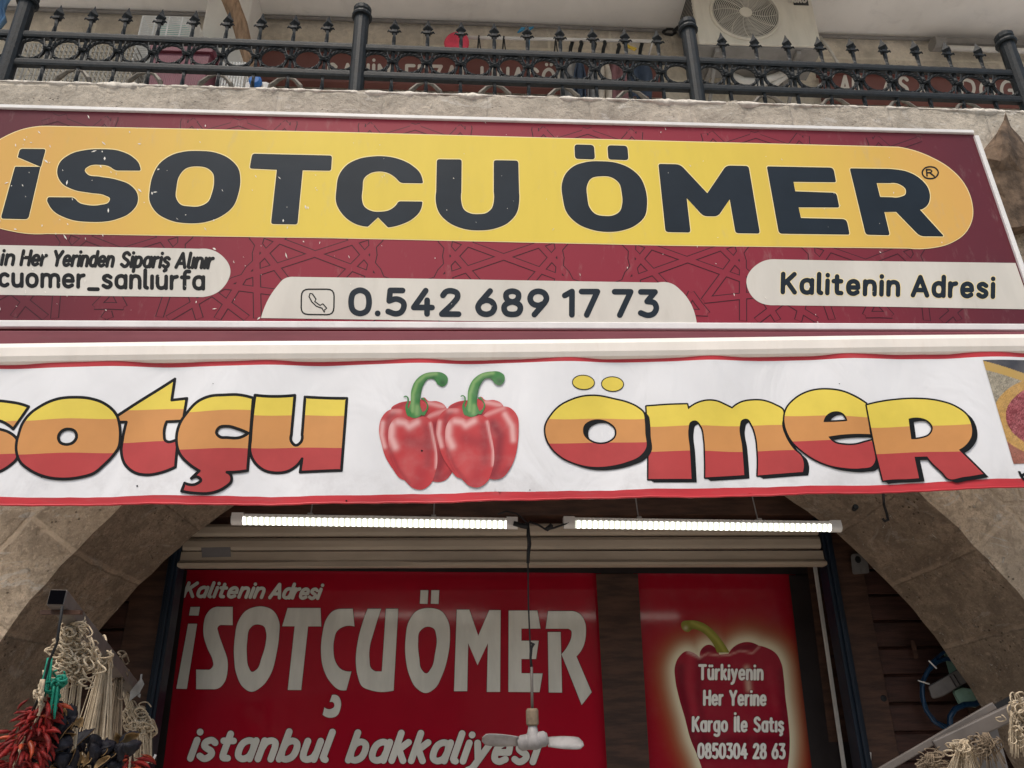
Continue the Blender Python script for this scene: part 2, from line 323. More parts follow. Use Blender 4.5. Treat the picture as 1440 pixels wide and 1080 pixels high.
class Flat:
    """A flat printed shape: constraint loops plus a rule which points belong to it."""
    def __init__(s): s.loops = []; s.tests = []; s.extra = None
    def poly(s, *loops):
        s.loops += loops; s.tests.append(lambda C: inside(C, loops)); return s
    def stroke(s, path, w, closed=False):
        if closed: s.loops += [offs(path, w), offs(path, -w)] + corner_rings(path, w)
        else: s.loops.append(strip_outline(path, w))
        s.tests.append(lambda C: dist(C, path, closed) <= w * 1.001); return s
    def grow(s, loops, w):
        s.poly(*loops)
        for L in loops: s.stroke(L, w, True)
        return s
    def erode(s, loops, w):
        s.loops += [o for L in loops for o in [offs(L, w), offs(L, -w)] + corner_rings(L, w)]
        def f(C):
            r = inside(C, loops)
            for L in loops: r &= dist(C, L) > w * 0.999
            return r
        s.tests.append(f); return s
    def grid(s, step):
        s.loops = [dense_loop(np.asarray(L, float), step) for L in s.loops]
        A = np.vstack(s.loops); x0, y0 = A.min(0); x1, y1 = A.max(0)
        g = np.array([(x, y) for x in np.arange(x0, x1, step) for y in np.arange(y0, y1, step)]) + RNG.uniform(-.05, .05, 2); s.extra = g; return s
    def tris(s):
        v, t = cdt(s.loops, s.extra)
        c = v[t].mean(1); keep = np.zeros(len(c), bool)
        for f in s.tests: keep |= f(c)
        return v, t[keep], c[keep]

# ---------------------------------------------------------------- mesh building
class MB:
    def __init__(s): s.v = []; s.f = []; s.mi = []; s.c = {}
    def add(s, V, Fc, m=0):
        b = len(s.v); s.v += [Vector(p) for p in V]
        for f in Fc: s.f.append([b + i for i in f]); s.mi.append(m)
        return b
    def box(s, lo, hi, m=0):
        x0, y0, z0 = lo; x1, y1, z1 = hi
        s.add([(x0, y0, z0), (x1, y0, z0), (x1, y1, z0), (x0, y1, z0), (x0, y0, z1), (x1, y0, z1), (x1, y1, z1), (x0, y1, z1)],
              [(0, 3, 2, 1), (4, 5, 6, 7), (0, 1, 5, 4), (1, 2, 6, 5), (2, 3, 7, 6), (3, 0, 4, 7)], m); return s
    def bar(s, p, q, w, h, up=Vector((0, 0, 1)), m=0):
        p, q = Vector(p), Vector(q); d = (q - p).normalized(); sx = d.cross(up).normalized() * w / 2; sy = sx.cross(d).normalized() * h / 2
        V = [p - sx - sy, p + sx - sy, p + sx + sy, p - sx + sy, q - sx - sy, q + sx - sy, q + sx + sy, q - sx + sy]
        s.add(V, [(0, 1, 2, 3), (7, 6, 5, 4), (0, 4, 5, 1), (1, 5, 6, 2), (2, 6, 7, 3), (3, 7, 4, 0)], m); return s
    def tube(s, pts, r, n=8, m=0, closed=False, twist=0.0):
        P = [Vector(p) for p in pts]; k = len(P); up = None; V = []
        for i, p in enumerate(P):
            a, b = (P[i - 1], P[(i + 1) % k]) if closed else (P[max(0, i - 1)], P[min(k - 1, i + 1)])
            d = (b - a).normalized()
            if up is None: up = Vector((0, 0, 1)) if abs(d.z) < .9 else Vector((0, 1, 0))
            sx = d.cross(up)
            if sx.length < 1e-4: sx = d.orthogonal()
            sx.normalize(); sy = sx.cross(d).normalized(); up = sy
            rr = r[i] if hasattr(r, '__len__') else r
            V += [p + sx * (rr * math.cos(6.28319 * j / n + twist * i)) + sy * (rr * math.sin(6.28319 * j / n + twist * i)) for j in range(n)]
        Fc = [(i * n + j, i * n + (j + 1) % n, ((i + 1) % k) * n + (j + 1) % n, ((i + 1) % k) * n + j) for i in range(k if closed else k - 1) for j in range(n)]
        if not closed: Fc += [tuple(range(n))[::-1], tuple(range((k - 1) * n, k * n))]
        s.add(V, Fc, m); return s
    def lathe(s, prof, base, axis=(0, 0, 1), n=16, m=0):
        ax = Vector(axis).normalized(); base = Vector(base)
        return s.tube([base + ax * h for r, h in prof], [max(r, 1e-4) for r, h in prof], n, m)
    def ell(s, c, r, n=10, k=6, m=0, rot=None):
        c = Vector(c); V = []
        for i in range(k + 1):
            t = math.pi * i / k
            for j in range(n):
                p = Vector((r[0] * math.sin(t) * math.cos(6.28319 * j / n), r[1] * math.sin(t) * math.sin(6.28319 * j / n), r[2] * math.cos(t)))
                V.append(c + (rot @ p if rot else p))
        s.add(V, [(i * n + j, (i + 1) * n + j, (i + 1) * n + (j + 1) % n, i * n + (j + 1) % n) for i in range(k) for j in range(n)], m); return s
    def flat(s, fl, mp, off=0.0, m=0, classify=None, color=None):
        v, t, c = fl.tris() if isinstance(fl, Flat) else fl
        V = [mp(x, y, off) for x, y in v]
        mi = classify(c) if classify is not None else None
        b = len(s.v); s.v += V
        cols = color(v) if color is not None else None
        for i, f in enumerate(t):
            f = [int(q) for q in f]; A, B, C_ = V[f[0]], V[f[1]], V[f[2]]
            if (B - A).cross(C_ - A).dot(EYE - A) < 0: f = f[::-1]
            if cols is not None: s.c[len(s.f)] = [tuple(cols[q]) for q in f]
            s.f.append([b + q for q in f]); s.mi.append(int(mi[i]) if mi is not None else m)
        return s
    def sweep(s, prof, P, Q, up=Vector((0, 0, 1)), out=Vector((0, -1, 0)), m=0):
        n = len(prof); V = [Vector(e) + out * u + up * w for e in (P, Q) for u, w in prof]
        s.add(V, [(i, (i + 1) % n, n + (i + 1) % n, n + i) for i in range(n)] + [tuple(range(n))[::-1], tuple(range(n, 2 * n))], m); return s
    def build(s, name, mats, parent=None, smooth=False, bevel=0.0, origin=None):
        me = bpy.data.meshes.new(name)
        if parent is not None: o = ROOT[parent.name]
        elif origin is not None: o = Vector(origin)
        else:
            A = np.array([tuple(p) for p in s.v]); lo, hi = A.min(0), A.max(0); o = Vector(((lo[0] + hi[0]) / 2, (lo[1] + hi[1]) / 2, lo[2]))
        me.from_pydata([p - o for p in s.v], [], s.f)
        for q in ([mats] if isinstance(mats, str) else mats): me.materials.append(MT[q])
        for p, i in zip(me.polygons, s.mi): p.material_index = i; p.use_smooth = smooth
        if s.c:
            at_ = me.color_attributes.new('print', 'FLOAT_COLOR', 'CORNER')
            for p in me.polygons:
                cc = s.c.get(p.index)
                if cc:
                    for li, q in zip(p.loop_indices, cc): at_.data[li].color = (*q, 1)
        me.validate()
        ob = bpy.data.objects.new(name, me); COL.objects.link(ob)
        if parent is not None: ob.parent = parent; ROOT[ob.name] = ROOT[parent.name]
        else: ob.location = o; ROOT[ob.name] = o
        if bevel:
            md = ob.modifiers.new('bevel', 'BEVEL'); md.width = bevel; md.segments = 2; md.limit_method = 'ANGLE'
        return ob
ROOT = {}
def tag(o, label, cat, group=None):
    o['label'] = label; o['category'] = cat
    if group: o['group'] = group
    return o
def thing(name, loc, label, cat, group=None):
    o = bpy.data.objects.new(name, None); COL.objects.link(o); o.location = Vector(loc); o.empty_display_size = .1; ROOT[o.name] = Vector(loc)
    return tag(o, label, cat, group)
def structure(o): o['kind'] = 'structure'; return o
def copy_part(src, parent, delta):
    c = src.copy(); COL.objects.link(c); c.parent = parent; c.location = src.location + Vector(delta); ROOT[c.name] = ROOT[parent.name]
    for ch in list(src.children): 
        d = ch.copy(); COL.objects.link(d); d.parent = c; ROOT[d.name] = ROOT[parent.name]
    return c

# ---------------------------------------------------------------- lettering drawn with strokes (baseline 0, x-height 1, ascender/cap 1.45)
GL = {
 'a': (.62, ['.62,1 .62,0', '.62,.55 .55,.87 .31,1 .07,.85 0,.5 .07,.15 .31,0 .55,.13 .62,.45']),
 'b': (.62, ['0,1.5 0,0', '0,.55 .07,.87 .31,1 .55,.85 .62,.5 .55,.15 .31,0 .07,.13 0,.45']),
 'c': (.52, ['.52,.87 .32,1 .08,.86 0,.5 .08,.14 .32,0 .52,.13']),
 'd': (.62, ['.62,1.5 .62,0', '.62,.55 .55,.87 .31,1 .07,.85 0,.5 .07,.15 .31,0 .55,.13 .62,.45']),
 'e': (.6, ['.03,.5|.6,.5', '.6,.5 .54,.86 .31,1 .07,.85 0,.5 .07,.14 .31,0 .56,.13']),
 'f': (.42, ['.46,1.45 .28,1.45 .17,1.3 .15,1.0 .15,0', '-.04,.95|.42,.95']),
 'g': (.62, ['.62,1 .62,-.2 .5,-.45 .28,-.5 .05,-.42', '.62,.55 .55,.87 .31,1 .07,.85 0,.5 .07,.15 .31,0 .55,.13 .62,.45']),
 'i': (.0, ['0,1|0,0', '0,1.42|0,1.44']), 'ı': (.0, ['0,1|0,0']), 'l': (.1, ['0,1.5 0,.22 .03,.06 .14,0']),
 'k': (.52, ['0,1.5|0,0', '.48,1|.03,.45', '.16,.6|.52,0']),
 'm': (1.08, ['0,1|0,0', '0,.6 .08,.9 .28,1 .48,.9 .54,.62|.54,0', '.54,.6 .62,.9 .82,1 1.02,.9 1.08,.62|1.08,0']),
 'n': (.58, ['0,1|0,0', '0,.58 .1,.9 .31,1 .51,.9 .58,.62|.58,0']),
 'o': (.64, ['.32,1 .08,.86 0,.5 .08,.14 .32,0 .56,.14 .64,.5 .56,.86 .32,1']),
 'p': (.62, ['0,1|0,-.5', '0,.55 .07,.87 .31,1 .55,.85 .62,.5 .55,.15 .31,0 .07,.13 0,.45']),
 'r': (.36, ['0,1|0,0', '0,.55 .1,.88 .36,1']),
 's': (.5, ['.48,.86 .28,1 .06,.9 .04,.7 .2,.55 .42,.42 .5,.24 .4,.05 .22,0 0,.14']),
 'ş': (.5, ['.48,.86 .28,1 .06,.9 .04,.7 .2,.55 .42,.42 .5,.24 .4,.05 .22,0 0,.14', '.27,-.12 .36,-.28 .2,-.4']),
 't': (.42, ['.15,1.35|.15,.3 .2,.06 .42,.03', '-.05,.97|.4,.97']),
 'u': (.58, ['0,1|0,.4 .07,.1 .27,0 .5,.12 .58,.42', '.58,1|.58,0']),
 'ü': (.58, ['0,1|0,.4 .07,.1 .27,0 .5,.12 .58,.42', '.58,1|.58,0', '.14,1.4|.14,1.42', '.44,1.4|.44,1.42']),
 'y': (.6, ['0,1|.3,.05', '.6,1|.3,.05 .16,-.35 -.02,-.48']), '_': (.6, ['0,-.18|.6,-.18']), '.': (.0, ['0,.02|0,.05']),
 'A': (.9, ['0,0|.45,1.45', '.45,1.45|.9,0', '.18,.42|.72,.42']), 'E': (.62, ['0,1.45|0,0', '0,1.45|.62,1.45', '0,.75|.56,.75', '0,0|.62,0']),
 'F': (.6, ['0,1.45|0,0', '0,1.45|.6,1.45', '0,.75|.54,.75']), 'H': (.78, ['0,1.45|0,0', '.78,1.45|.78,0', '0,.75|.78,.75']),
 'I': (.0, ['0,1.45|0,0']), 'İ': (.0, ['0,1.45|0,0', '0,1.86|0,1.88']), 'K': (.72, ['0,1.45|0,0', '.68,1.45|.03,.62', '.24,.85|.72,0']),
 'N': (.8, ['0,0|0,1.45', '0,1.45|.8,0', '.8,0|.8,1.45']), 'P': (.66, ['0,1.45|0,0', '0,1.45|.34,1.45 .6,1.33 .66,1.06 .58,.8 .34,.68|0,.68']),
 'R': (.72, ['0,1.45|0,0', '0,1.45|.34,1.45 .6,1.33 .66,1.06 .58,.8 .34,.68|0,.68', '.3,.68|.72,0']),
 'D': (.82, ['0,1.45|0,0', '0,1.45|.34,1.45 .68,1.25 .82,.72 .68,.2 .34,0|0,0']), 'U': (.76, ['0,1.45|0,.5 .1,.12 .38,0 .66,.12 .76,.5|.76,1.45']),
 'O': (.94, ['.47,1.45 .12,1.22 0,.72 .12,.22 .47,0 .82,.22 .94,.72 .82,1.22 .47,1.45']),
 'Ö': (.94, ['.47,1.45 .12,1.22 0,.72 .12,.22 .47,0 .82,.22 .94,.72 .82,1.22 .47,1.45', '.27,1.84|.27,1.86', '.67,1.84|.67,1.86']),
 'S': (.66, ['.62,1.24 .36,1.45 .08,1.3 .06,1.0 .3,.78 .56,.6 .66,.36 .54,.08 .3,0 0,.2']),
 'Ş': (.66, ['.62,1.24 .36,1.45 .08,1.3 .06,1.0 .3,.78 .56,.6 .66,.36 .54,.08 .3,0 0,.2', '.34,-.14 .44,-.3 .26,-.42']),
 'G': (.84, ['.78,1.24 .5,1.45 .14,1.26 0,.72 .14,.18 .5,0 .82,.2 .84,.66|.52,.66']),
 'Ğ': (.84, ['.78,1.24 .5,1.45 .14,1.26 0,.72 .14,.18 .5,0 .82,.2 .84,.66|.52,.66', '.2,1.95 .42,1.75 .64,1.95']),
 'Z': (.7, ['0,1.45|.7,1.45', '.7,1.45|0,0', '0,0|.7,0']), 'L': (.55, ['0,1.45|0,0', '0,0|.55,0']),
 'T': (.8, ['0,1.45|.8,1.45', '.4,1.45|.4,0']), 'Y': (.8, ['0,1.45|.4,.68', '.8,1.45|.4,.68', '.4,.68|.4,0']), 'B': (.66, ['0,1.45|0,0', '0,1.45|.32,1.45 .58,1.28 .58,.95 .32,.78|0,.78', '.32,.78 .62,.66 .66,.3 .5,.04 .3,0|0,0']),
 '0': (.72, ['.36,1.45 .08,1.24 0,.72 .08,.2 .36,0 .64,.2 .72,.72 .64,1.24 .36,1.45']), '1': (.3, ['0,1.2|.3,1.45', '.3,1.45|.3,0']),
 '2': (.68, ['.04,1.16 .16,1.38 .36,1.45 .6,1.32 .62,1.0 .4,.58|0,0', '0,0|.68,0']),
 '3': (.66, ['.02,1.45|.6,1.45', '.6,1.45|.28,.86', '.28,.86 .56,.78 .66,.44 .54,.1 .3,0 .02,.14']),
 '4': (.74, ['.48,1.45|0,.4', '0,.4|.74,.4', '.54,.85|.54,0']), '5': (.66, ['.6,1.45|.1,1.45', '.1,1.45|.06,.8', '.06,.8 .34,.92 .6,.76 .66,.45 .54,.1 .3,0 .02,.14']),
 '6': (.68, ['.5,1.45|.08,.72', '.08,.72 0,.44 .1,.12 .34,0 .58,.12 .68,.44 .58,.76 .34,.88 .12,.76']), '7': (.66, ['0,1.45|.66,1.45', '.66,1.45|.22,0']),
 '8': (.68, ['.34,1.45 .12,1.34 .08,1.1 .16,.88 .34,.78 .52,.88 .6,1.1 .56,1.34 .34,1.45', '.34,.78 .08,.64 0,.38 .1,.08 .34,0 .58,.08 .68,.38 .6,.64 .34,.78']),
 '9': (.68, ['.18,0|.6,.73', '.6,.73 .68,1.01 .58,1.33 .34,1.45 .1,1.33 0,1.01 .1,.69 .34,.57 .56,.69']),
}
def smooth_path(pts, per=5):
    P = [np.array(p) for p in pts]; out = []
    if len(P) == 2: return np.array(P)
    closed = np.allclose(P[0], P[-1])
    for i in range(len(P) - 1):
        p0 = P[i - 1] if i > 0 else (P[-2] if closed else 2 * P[0] - P[1]); p3 = P[i + 2] if i + 2 < len(P) else (P[1] if closed else 2 * P[-1] - P[-2])
        for j in range(per):
            t = j / per; out.append(.5 * (2 * P[i] + (P[i + 1] - p0) * t + (2 * p0 - 5 * P[i] + 4 * P[i + 1] - p3) * t * t + (3 * P[i] - p0 - 3 * P[i + 1] + p3) * t**3))
    out.append(P[-1]); return np.array(out)
def glyph_paths(ch):
    w, S = GL[ch]; res = []
    for s in S:
        segs = s.split('|'); parts = []
        for q in segs: parts.append([tuple(map(float, t.split(','))) for t in q.split()])
        path = smooth_path(parts[0]) if len(parts[0]) > 1 else np.array(parts[0])
        for q in parts[1:]:
            nx = smooth_path(q) if len(q) > 1 else np.array(q); path = np.vstack([path, nx])
        res.append(path)
    return w, res
def text_paths(txt, p0, p1, xh, weight, gap=.34, slant=0.0):
    """Strokes of a line of text: baseline from pixel p0 to p1 (fitted between), x-height xh px, stroke half width `weight` px."""
    X = 0.0; items = []
    for ch in txt:
        if ch == ' ': X += .34 + gap; continue
        w, ps = glyph_paths(ch); items.append((X, ps)); X += w + gap
    X -= gap; p0, p1 = np.array(p0, float), np.array(p1, float)
    L = np.linalg.norm(p1 - p0); u = (p1 - p0) / L; v = np.array([u[1], -u[0]]); sx = (L - 2 * weight) / max(X, .01)
    out = []
    for x, ps in items:
        G = []
        for P in ps: G.append(p0 + np.outer(weight + (x + P[:, 0]) * sx + slant * P[:, 1] * xh, u) + np.outer(P[:, 1] * xh, v))
        out.append(G)
    return out
def write(mb, mp, txt, p0, p1, xh, weight, off, m, gap=.34, slant=0.0, edge=None):
    for i, G in enumerate(text_paths(txt, p0, p1, xh, weight, gap, slant)):
        o = off + 0.0001 * (i % 3)
        if edge:
            f = Flat()
            for P in G: f.stroke(P, weight + edge[0])
            mb.flat(f, mp, o - 0.0005, edge[1])
        f = Flat()
        for P in G: f.stroke(P, weight)
        mb.flat(f, mp, o, m)
def prism(mb, loop, mp, o0, o1, m=0):
    """Solid with outline `loop` (pixels) on surface mp, from offset o0 (back) to o1 (front)."""
    fl = Flat().poly(loop); mb.flat(fl, mp, o1, m)
    n = len(loop); A = [mp(x, y, o0) for x, y in loop]; B = [mp(x, y, o1) for x, y in loop]
    mb.add(A + B, [(i, (i + 1) % n, n + (i + 1) % n, n + i) for i in range(n)] + [tuple(range(n))], m)
def px(*pts): return np.array(pts, float)

# ================================================================ SETTING
g = MB(); g.add([(-40, -60, 0), (40, -60, 0), (40, 40, 0), (-40, 40, 0)], [(0, 1, 2, 3)]); structure(g.build('ground', 'paving', origin=(0, 0, 0)))

ob_ = thing('added_opposite_building', (0, -13, 0), 'unseen stone building added across the street to keep bright sky out of the poster reflections', 'building')  # added building, out of view; keeps bright sky from reflecting in the posters
g = MB(); g.box((-16, -13.6, 0), (16, -13, 5.2)); g.build('wall', 'stone_far', ob_)
for i in range(6): g = MB(); x = -13.5 + i * 5; g.box((x, -13.0, .02), (x + 3.4, -12.94, 2.9)); g.build('shop_opening', 'frame_dark', ob_)

# ---------------------------------------------------------------- the stone building
bld = thing('stone_building', (0.3, 0, 0), 'old beige stone building with a round arch under the shop signs', 'building')
XL, XR, ZT = -4.6, 5.0, 5.0
def wall_top(x): return 5.022 - 0.005 * x
th = np.linspace(math.pi, 0, 90)
jit = RNG.normal(0, .005, 90)
arc = np.stack([ARC_X + (ARC_R + jit) * np.cos(th), ARC_Z + (ARC_R + jit) * np.sin(th)], 1)
arc_b = np.stack([0.283 + 2.563 * np.cos(th), 0.637 + 2.563 * np.sin(th)], 1)
XZ = lambda yy: (lambda x, z, off=0.0: Vector((x, yy - off, z)))
w = MB()
outl = np.vstack([[(XL, 0)], [(arc[0][0], 0)], arc, [(arc[-1][0], 0)], [(XR, 0)], [(XR, 4.72)], [(XL, 4.72)]])
w.flat(Flat().poly(outl), XZ(0.0)); w.flat(Flat().poly(outl), XZ(0.60))
w.add([(XL, 0, 0), (XL, .6, 0), (XL, .6, 4.72), (XL, 0, 4.72), (XR, 0, 0), (XR, .6, 0), (XR, .6, 4.72), (XR, 0, 4.72)], [(0, 1, 2, 3), (4, 7, 6, 5)])
w.build('wall', 'stone', bld)
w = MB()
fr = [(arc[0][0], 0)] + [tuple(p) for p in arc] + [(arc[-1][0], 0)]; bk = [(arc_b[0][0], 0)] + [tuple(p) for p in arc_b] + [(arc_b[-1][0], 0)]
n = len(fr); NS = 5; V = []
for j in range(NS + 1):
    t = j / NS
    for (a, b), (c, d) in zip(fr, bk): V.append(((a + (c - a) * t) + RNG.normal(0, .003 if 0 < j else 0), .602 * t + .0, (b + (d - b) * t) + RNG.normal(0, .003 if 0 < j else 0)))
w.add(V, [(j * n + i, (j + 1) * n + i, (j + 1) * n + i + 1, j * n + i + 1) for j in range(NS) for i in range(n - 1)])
w.build('arch_soffit', 'stone_shaded', bld)
# parapet course above the sign, with its broken plaster lip
w = MB(); xs = np.linspace(XL, XR, 120); up = np.array([wall_top(x) + RNG.normal(0, .006) for x in xs])
V = []
for x, z in zip(xs, up): V += [(x, -.012, 4.70), (x, -.012 + RNG.normal(0, .003), z), (x, .30, z), (x, .30, 4.70)]
w.add(V, [(i * 4 + j, (i + 1) * 4 + j, (i + 1) * 4 + (j + 1) % 4, i * 4 + (j + 1) % 4) for i in range(119) for j in range(4)])
w.build('parapet_course', 'stone_ledge', bld)
w = MB(); xs = np.linspace(-3.4, 4.3, 420); rr = np.abs(np.convolve(RNG.normal(0, 1, 440), np.ones(7) / 7, 'same'))[:420]
V = []
for i, x in enumerate(xs):
    z = wall_top(x); d = .004 + .040 * rr[i] ** 1.3; p = -.015 - .015 * rr[i] * RNG.uniform(.3, 1)
    V += [(x, -.008, z - d), (x, p, z - d * .6), (x, p * .9, z + .003 + .006 * rr[i]), (x, .10, z + .006 + .006 * rr[i])]
w.add(V, [(i * 4 + j, (i + 1) * 4 + j, (i + 1) * 4 + j + 1, i * 4 + j + 1) for i in range(419) for j in range(3)])
w.build('plaster_lip', 'plaster_old', bld, smooth=True)
w = MB(); top_, nr, nc = (1414, 160), 9, 7; V = []
for j in range(nr):
    t = j / (nr - 1); hw = (3 + 46 * min(1, t * 2.4)) if t < .5 else 49 - 14 * (t - .5); cx0 = 1414 + 16 * t; cy0 = 160 + 158 * t
    for i in range(nc):
        u = i / (nc - 1) * 2 - 1; dep = .03 + .20 * (1 - abs(u + .25) ** 1.2 * .62) * math.sin(min(1, t * 1.7 + .12) * 2.3) * (1 - .35 * t)
        V.append(at(cx0 + hw * u + RNG.normal(0, 1.3), cy0 + 14 * abs(u) * (1 - t) + RNG.normal(0, 1.6), -dep - RNG.uniform(0, .012)))
w.add(V, [(j * nc + i, (j + 1) * nc + i, (j + 1) * nc + i + 1, j * nc + i + 1) for j in range(nr - 1) for i in range(nc - 1)])
bk_ = [Vector((v.x, -.005, v.z)) for v in V]; rim_ = [j * nc for j in range(nr)] + [(nr - 1) * nc + i for i in range(1, nc)] + [j * nc + nc - 1 for j in range(nr - 2, -1, -1)]
w.add([V[i] for i in rim_] + [bk_[i] for i in rim_], [(i, i + 1, len(rim_) + i + 1, len(rim_) + i) for i in range(len(rim_) - 1)])
w.build('corbel', 'corbel', bld)
w = MB(); w.box((XL, .30, 4.78), (6.2, 2.25, 4.98)); w.build('balcony_slab', 'ceiling', bld)
w = MB(); w.box((XL - .6, 2.0, 4.98), (6.6, 2.3, 7.84)); w.build('balcony_wall', 'stone_back', bld)
w = MB(); w.box((XL - .6, -.2, 7.84), (6.6, 2.3, 8.1)); w.build('balcony_ceiling', 'ceiling', bld)
w = MB(); w.box((-2.42, 1.62, 4.98), (-2.02, 2.0, 7.84)); w.build('pilaster', 'white_plaster', bld, bevel=.02)
# recess behind the arch
w = MB(); w.box((-2.7, 2.18, 0), (3.2, 2.3, 3.3)); w.box((-2.75, .98, 0), (-2.65, 2.18, 3.3)); w.box((3.2, .98, 0), (3.3, 2.18, 3.3)); w.box((-2.65, .98, 2.80), (3.2, 2.18, 2.95))
w.build('recess_wall', 'frame_dark', bld)
w = MB(); w.box((-2.7, .765, 2.64), (3.3, .97, 3.5)); w.build('lintel', 'wood', bld)

# ================================================================ BALCONY
FS = -0.0137
rail = thing('iron_railing', (.35, .1, 5.11), 'black wrought iron balcony railing with spear tips and rings above the shop sign', 'railing')
def fz(x): return FS * x
POSTS = (-2.822, -.716, 1.424, 3.60)
RY = .10
def post_mb(x):
    m = MB(); z0 = 5.02 + fz(x); m.tube([(x, RY, z0), (x, RY, 5.765 + fz(x))], .048, 14)
    m.lathe([(.062, 0), (.066, .012), (.062, .028), (.05, .034)], (x, RY, 5.735 + fz(x)), n=14)
    m.lathe([(.050, 0), (.058, .016), (.058, .044), (.040, .066), (.018, .076), (.001, .078)], (x, RY, 5.77 + fz(x)), n=14); return m
p0 = post_mb(POSTS[0]).build('post', 'iron', rail, smooth=False)
for x in POSTS[1:]: copy_part(p0, rail, (x - POSTS[0], 0, fz(x) - fz(POSTS[0])))
def rail_mb(zc):
    m = MB(); xs = np.linspace(-3.5, 4.5, 320); V = []
    for x in xs:
        z = zc + fz(x); e = .0035 * abs(math.sin(x * 42))
        V += [(x, RY - .016, z - .024), (x, RY - .020, z - .010), (x, RY - .020, z + .012), (x, RY - .014, z + .024 + e), (x, RY + .014, z + .024 + e), (x, RY + .016, z - .024)]
    m.add(V, [(i * 6 + j, i * 6 + (j + 1) % 6, (i + 1) * 6 + (j + 1) % 6, (i + 1) * 6 + j) for i in range(319) for j in range(6)]); return m
rail_mb(5.478).build('top_rail', 'iron', rail); rail_mb(5.252).build('lower_rail', 'iron', rail)
def picket_mb(x):
    m = MB(); z = fz(x)
    zs = np.linspace(5.02, 5.64, 22); m.tube([(x, RY, q + z) for q in zs], .0125, 4, twist=.35); return m
def spear_mb(x):
    m = MB(); z = fz(x) + 5.628
    m.box((x - .017, RY - .015, z - .008), (x + .017, RY + .015, z + .012))
    for sx in (-1, 1): m.tube([(x, RY, z + .012), (x + sx * .022, RY - .004, z + .000), (x + sx * .036, RY - .006, z + .006), (x + sx * .044, RY - .004, z - .004)], [.010, .010, .007, .003], 5)
    pr = [(.010, .008), (.018, .018), (.035, .036), (.030, .048), (.018, .068), (.009, .094), (.002, .116)]
    m.lathe(pr, (x, RY, z), n=4); return m
def clip_mb(x):
    m = MB(); z = fz(x) + 5.365
    for sx in (-1, 1):
        m.tube([(x + sx * (.016 + .020 * abs(math.sin(t * 1.0)) ** 2), RY - .010, z + .080 * t / 1.6) for t in np.linspace(-1.6, 1.6, 12)], .0055, 5)
    m.tube([(x - .022, RY - .016, z - .012), (x + .022, RY - .016, z + .012)], .010, 5); m.tube([(x - .022, RY - .016, z + .012), (x + .022, RY - .016, z - .012)], .010, 5); return m
def leaf_mb(x):
    m = MB(); z = fz(x) + 5.03
    for sx in (-1, 1): m.tube([(x + sx * .012, RY - .01, z + .17), (x + sx * .05, RY - .02, z + .145), (x + sx * .09, RY - .025, z + .09), (x + sx * .11, RY - .02, z + .03)], [.004, .012, .017, .006], 6)
    return m
def ring_mb(x):
    m = MB(); z = fz(x) + 5.365
    m.tube([(x + .083 * math.cos(t), RY, z + .080 * math.sin(t)) for t in np.linspace(0, 2 * math.pi, 29)[:-1]], .0115, 6, closed=True, twist=.6); return m
first = {}
def part_at(kind, x, mk, material):
    if kind not in first:
        o = mk(x).build(kind, material, rail); first[kind] = (o, x); return
    o, x0 = first[kind]; copy_part(o, rail, (x - x0, 0, fz(x) - fz(x0)))
bays = [(POSTS[i], POSTS[i + 1]) for i in range(3)] + [(3.60, 5.74), (-4.93, -2.822)]
for a, b in bays:
    for i in range(1, 10):
        x = a + (b - a) * i / 10
        if not -3.45 < x < 4.4: continue
        part_at('picket', x, picket_mb, 'iron'); part_at('spear_tip', x, spear_mb, 'iron'); part_at('scroll', x, clip_mb, 'iron')
        if i % 2 == 0: part_at('leaf_scroll', x, leaf_mb, 'iron_brown')
    for i in range(10):
        x = a + (b - a) * (i + .5) / 10
        if -3.45 < x < 4.4: part_at('ring', x, ring_mb, 'iron')

m = MB(); m.tube([at(-60, 10, 1.96), at(60, 13.5, 1.96), at(300, 21, 1.96), at(700, 34.5, 1.96), at(1000, 46, 1.96), at(1330, 56, 1.96), at(1500, 62, 1.96)], .02, 8)
tag(m.build('pipe', 'plastic_grey', smooth=True), 'long thin grey pipe along the top of the balcony wall', 'pipe')
m = MB(); a, b = at(655, 52.5, 1.7), at(918, 58, 1.7); m.tube([a, b], .016, 8); 
for q in (a, b): m.tube([q, (q.x, 1.99, q.z + .01)], .010, 6)
tag(m.build('clothes_rail', 'alu', smooth=True), 'short pale clothes rail fixed under the long grey pipe', 'rail')
def wire_hook(x, y, s):
    m = MB(); P = Plane(1.66)
    m.tube([P(x + s * .5, y - 4), P(x, y), P(x - 1, y + 12 * s), P(x - 3, y + 26 * s)], .008, 5); m.tube([P(x + s, y), P(x + 2, y + 10), P(x + 4, y + 20)], .006, 5)
    return m.build('wire_hanger', 'iron')
for x, y, lb in ((673, 54, 'first'), (708, 55, 'second'), (781, 57, 'third')):
    tag(wire_hook(x, y, 1.0), f'{lb} bare dark wire hanger from the pink cloth on the clothes rail', 'hanger', 'wire hangers on the clothes rail')
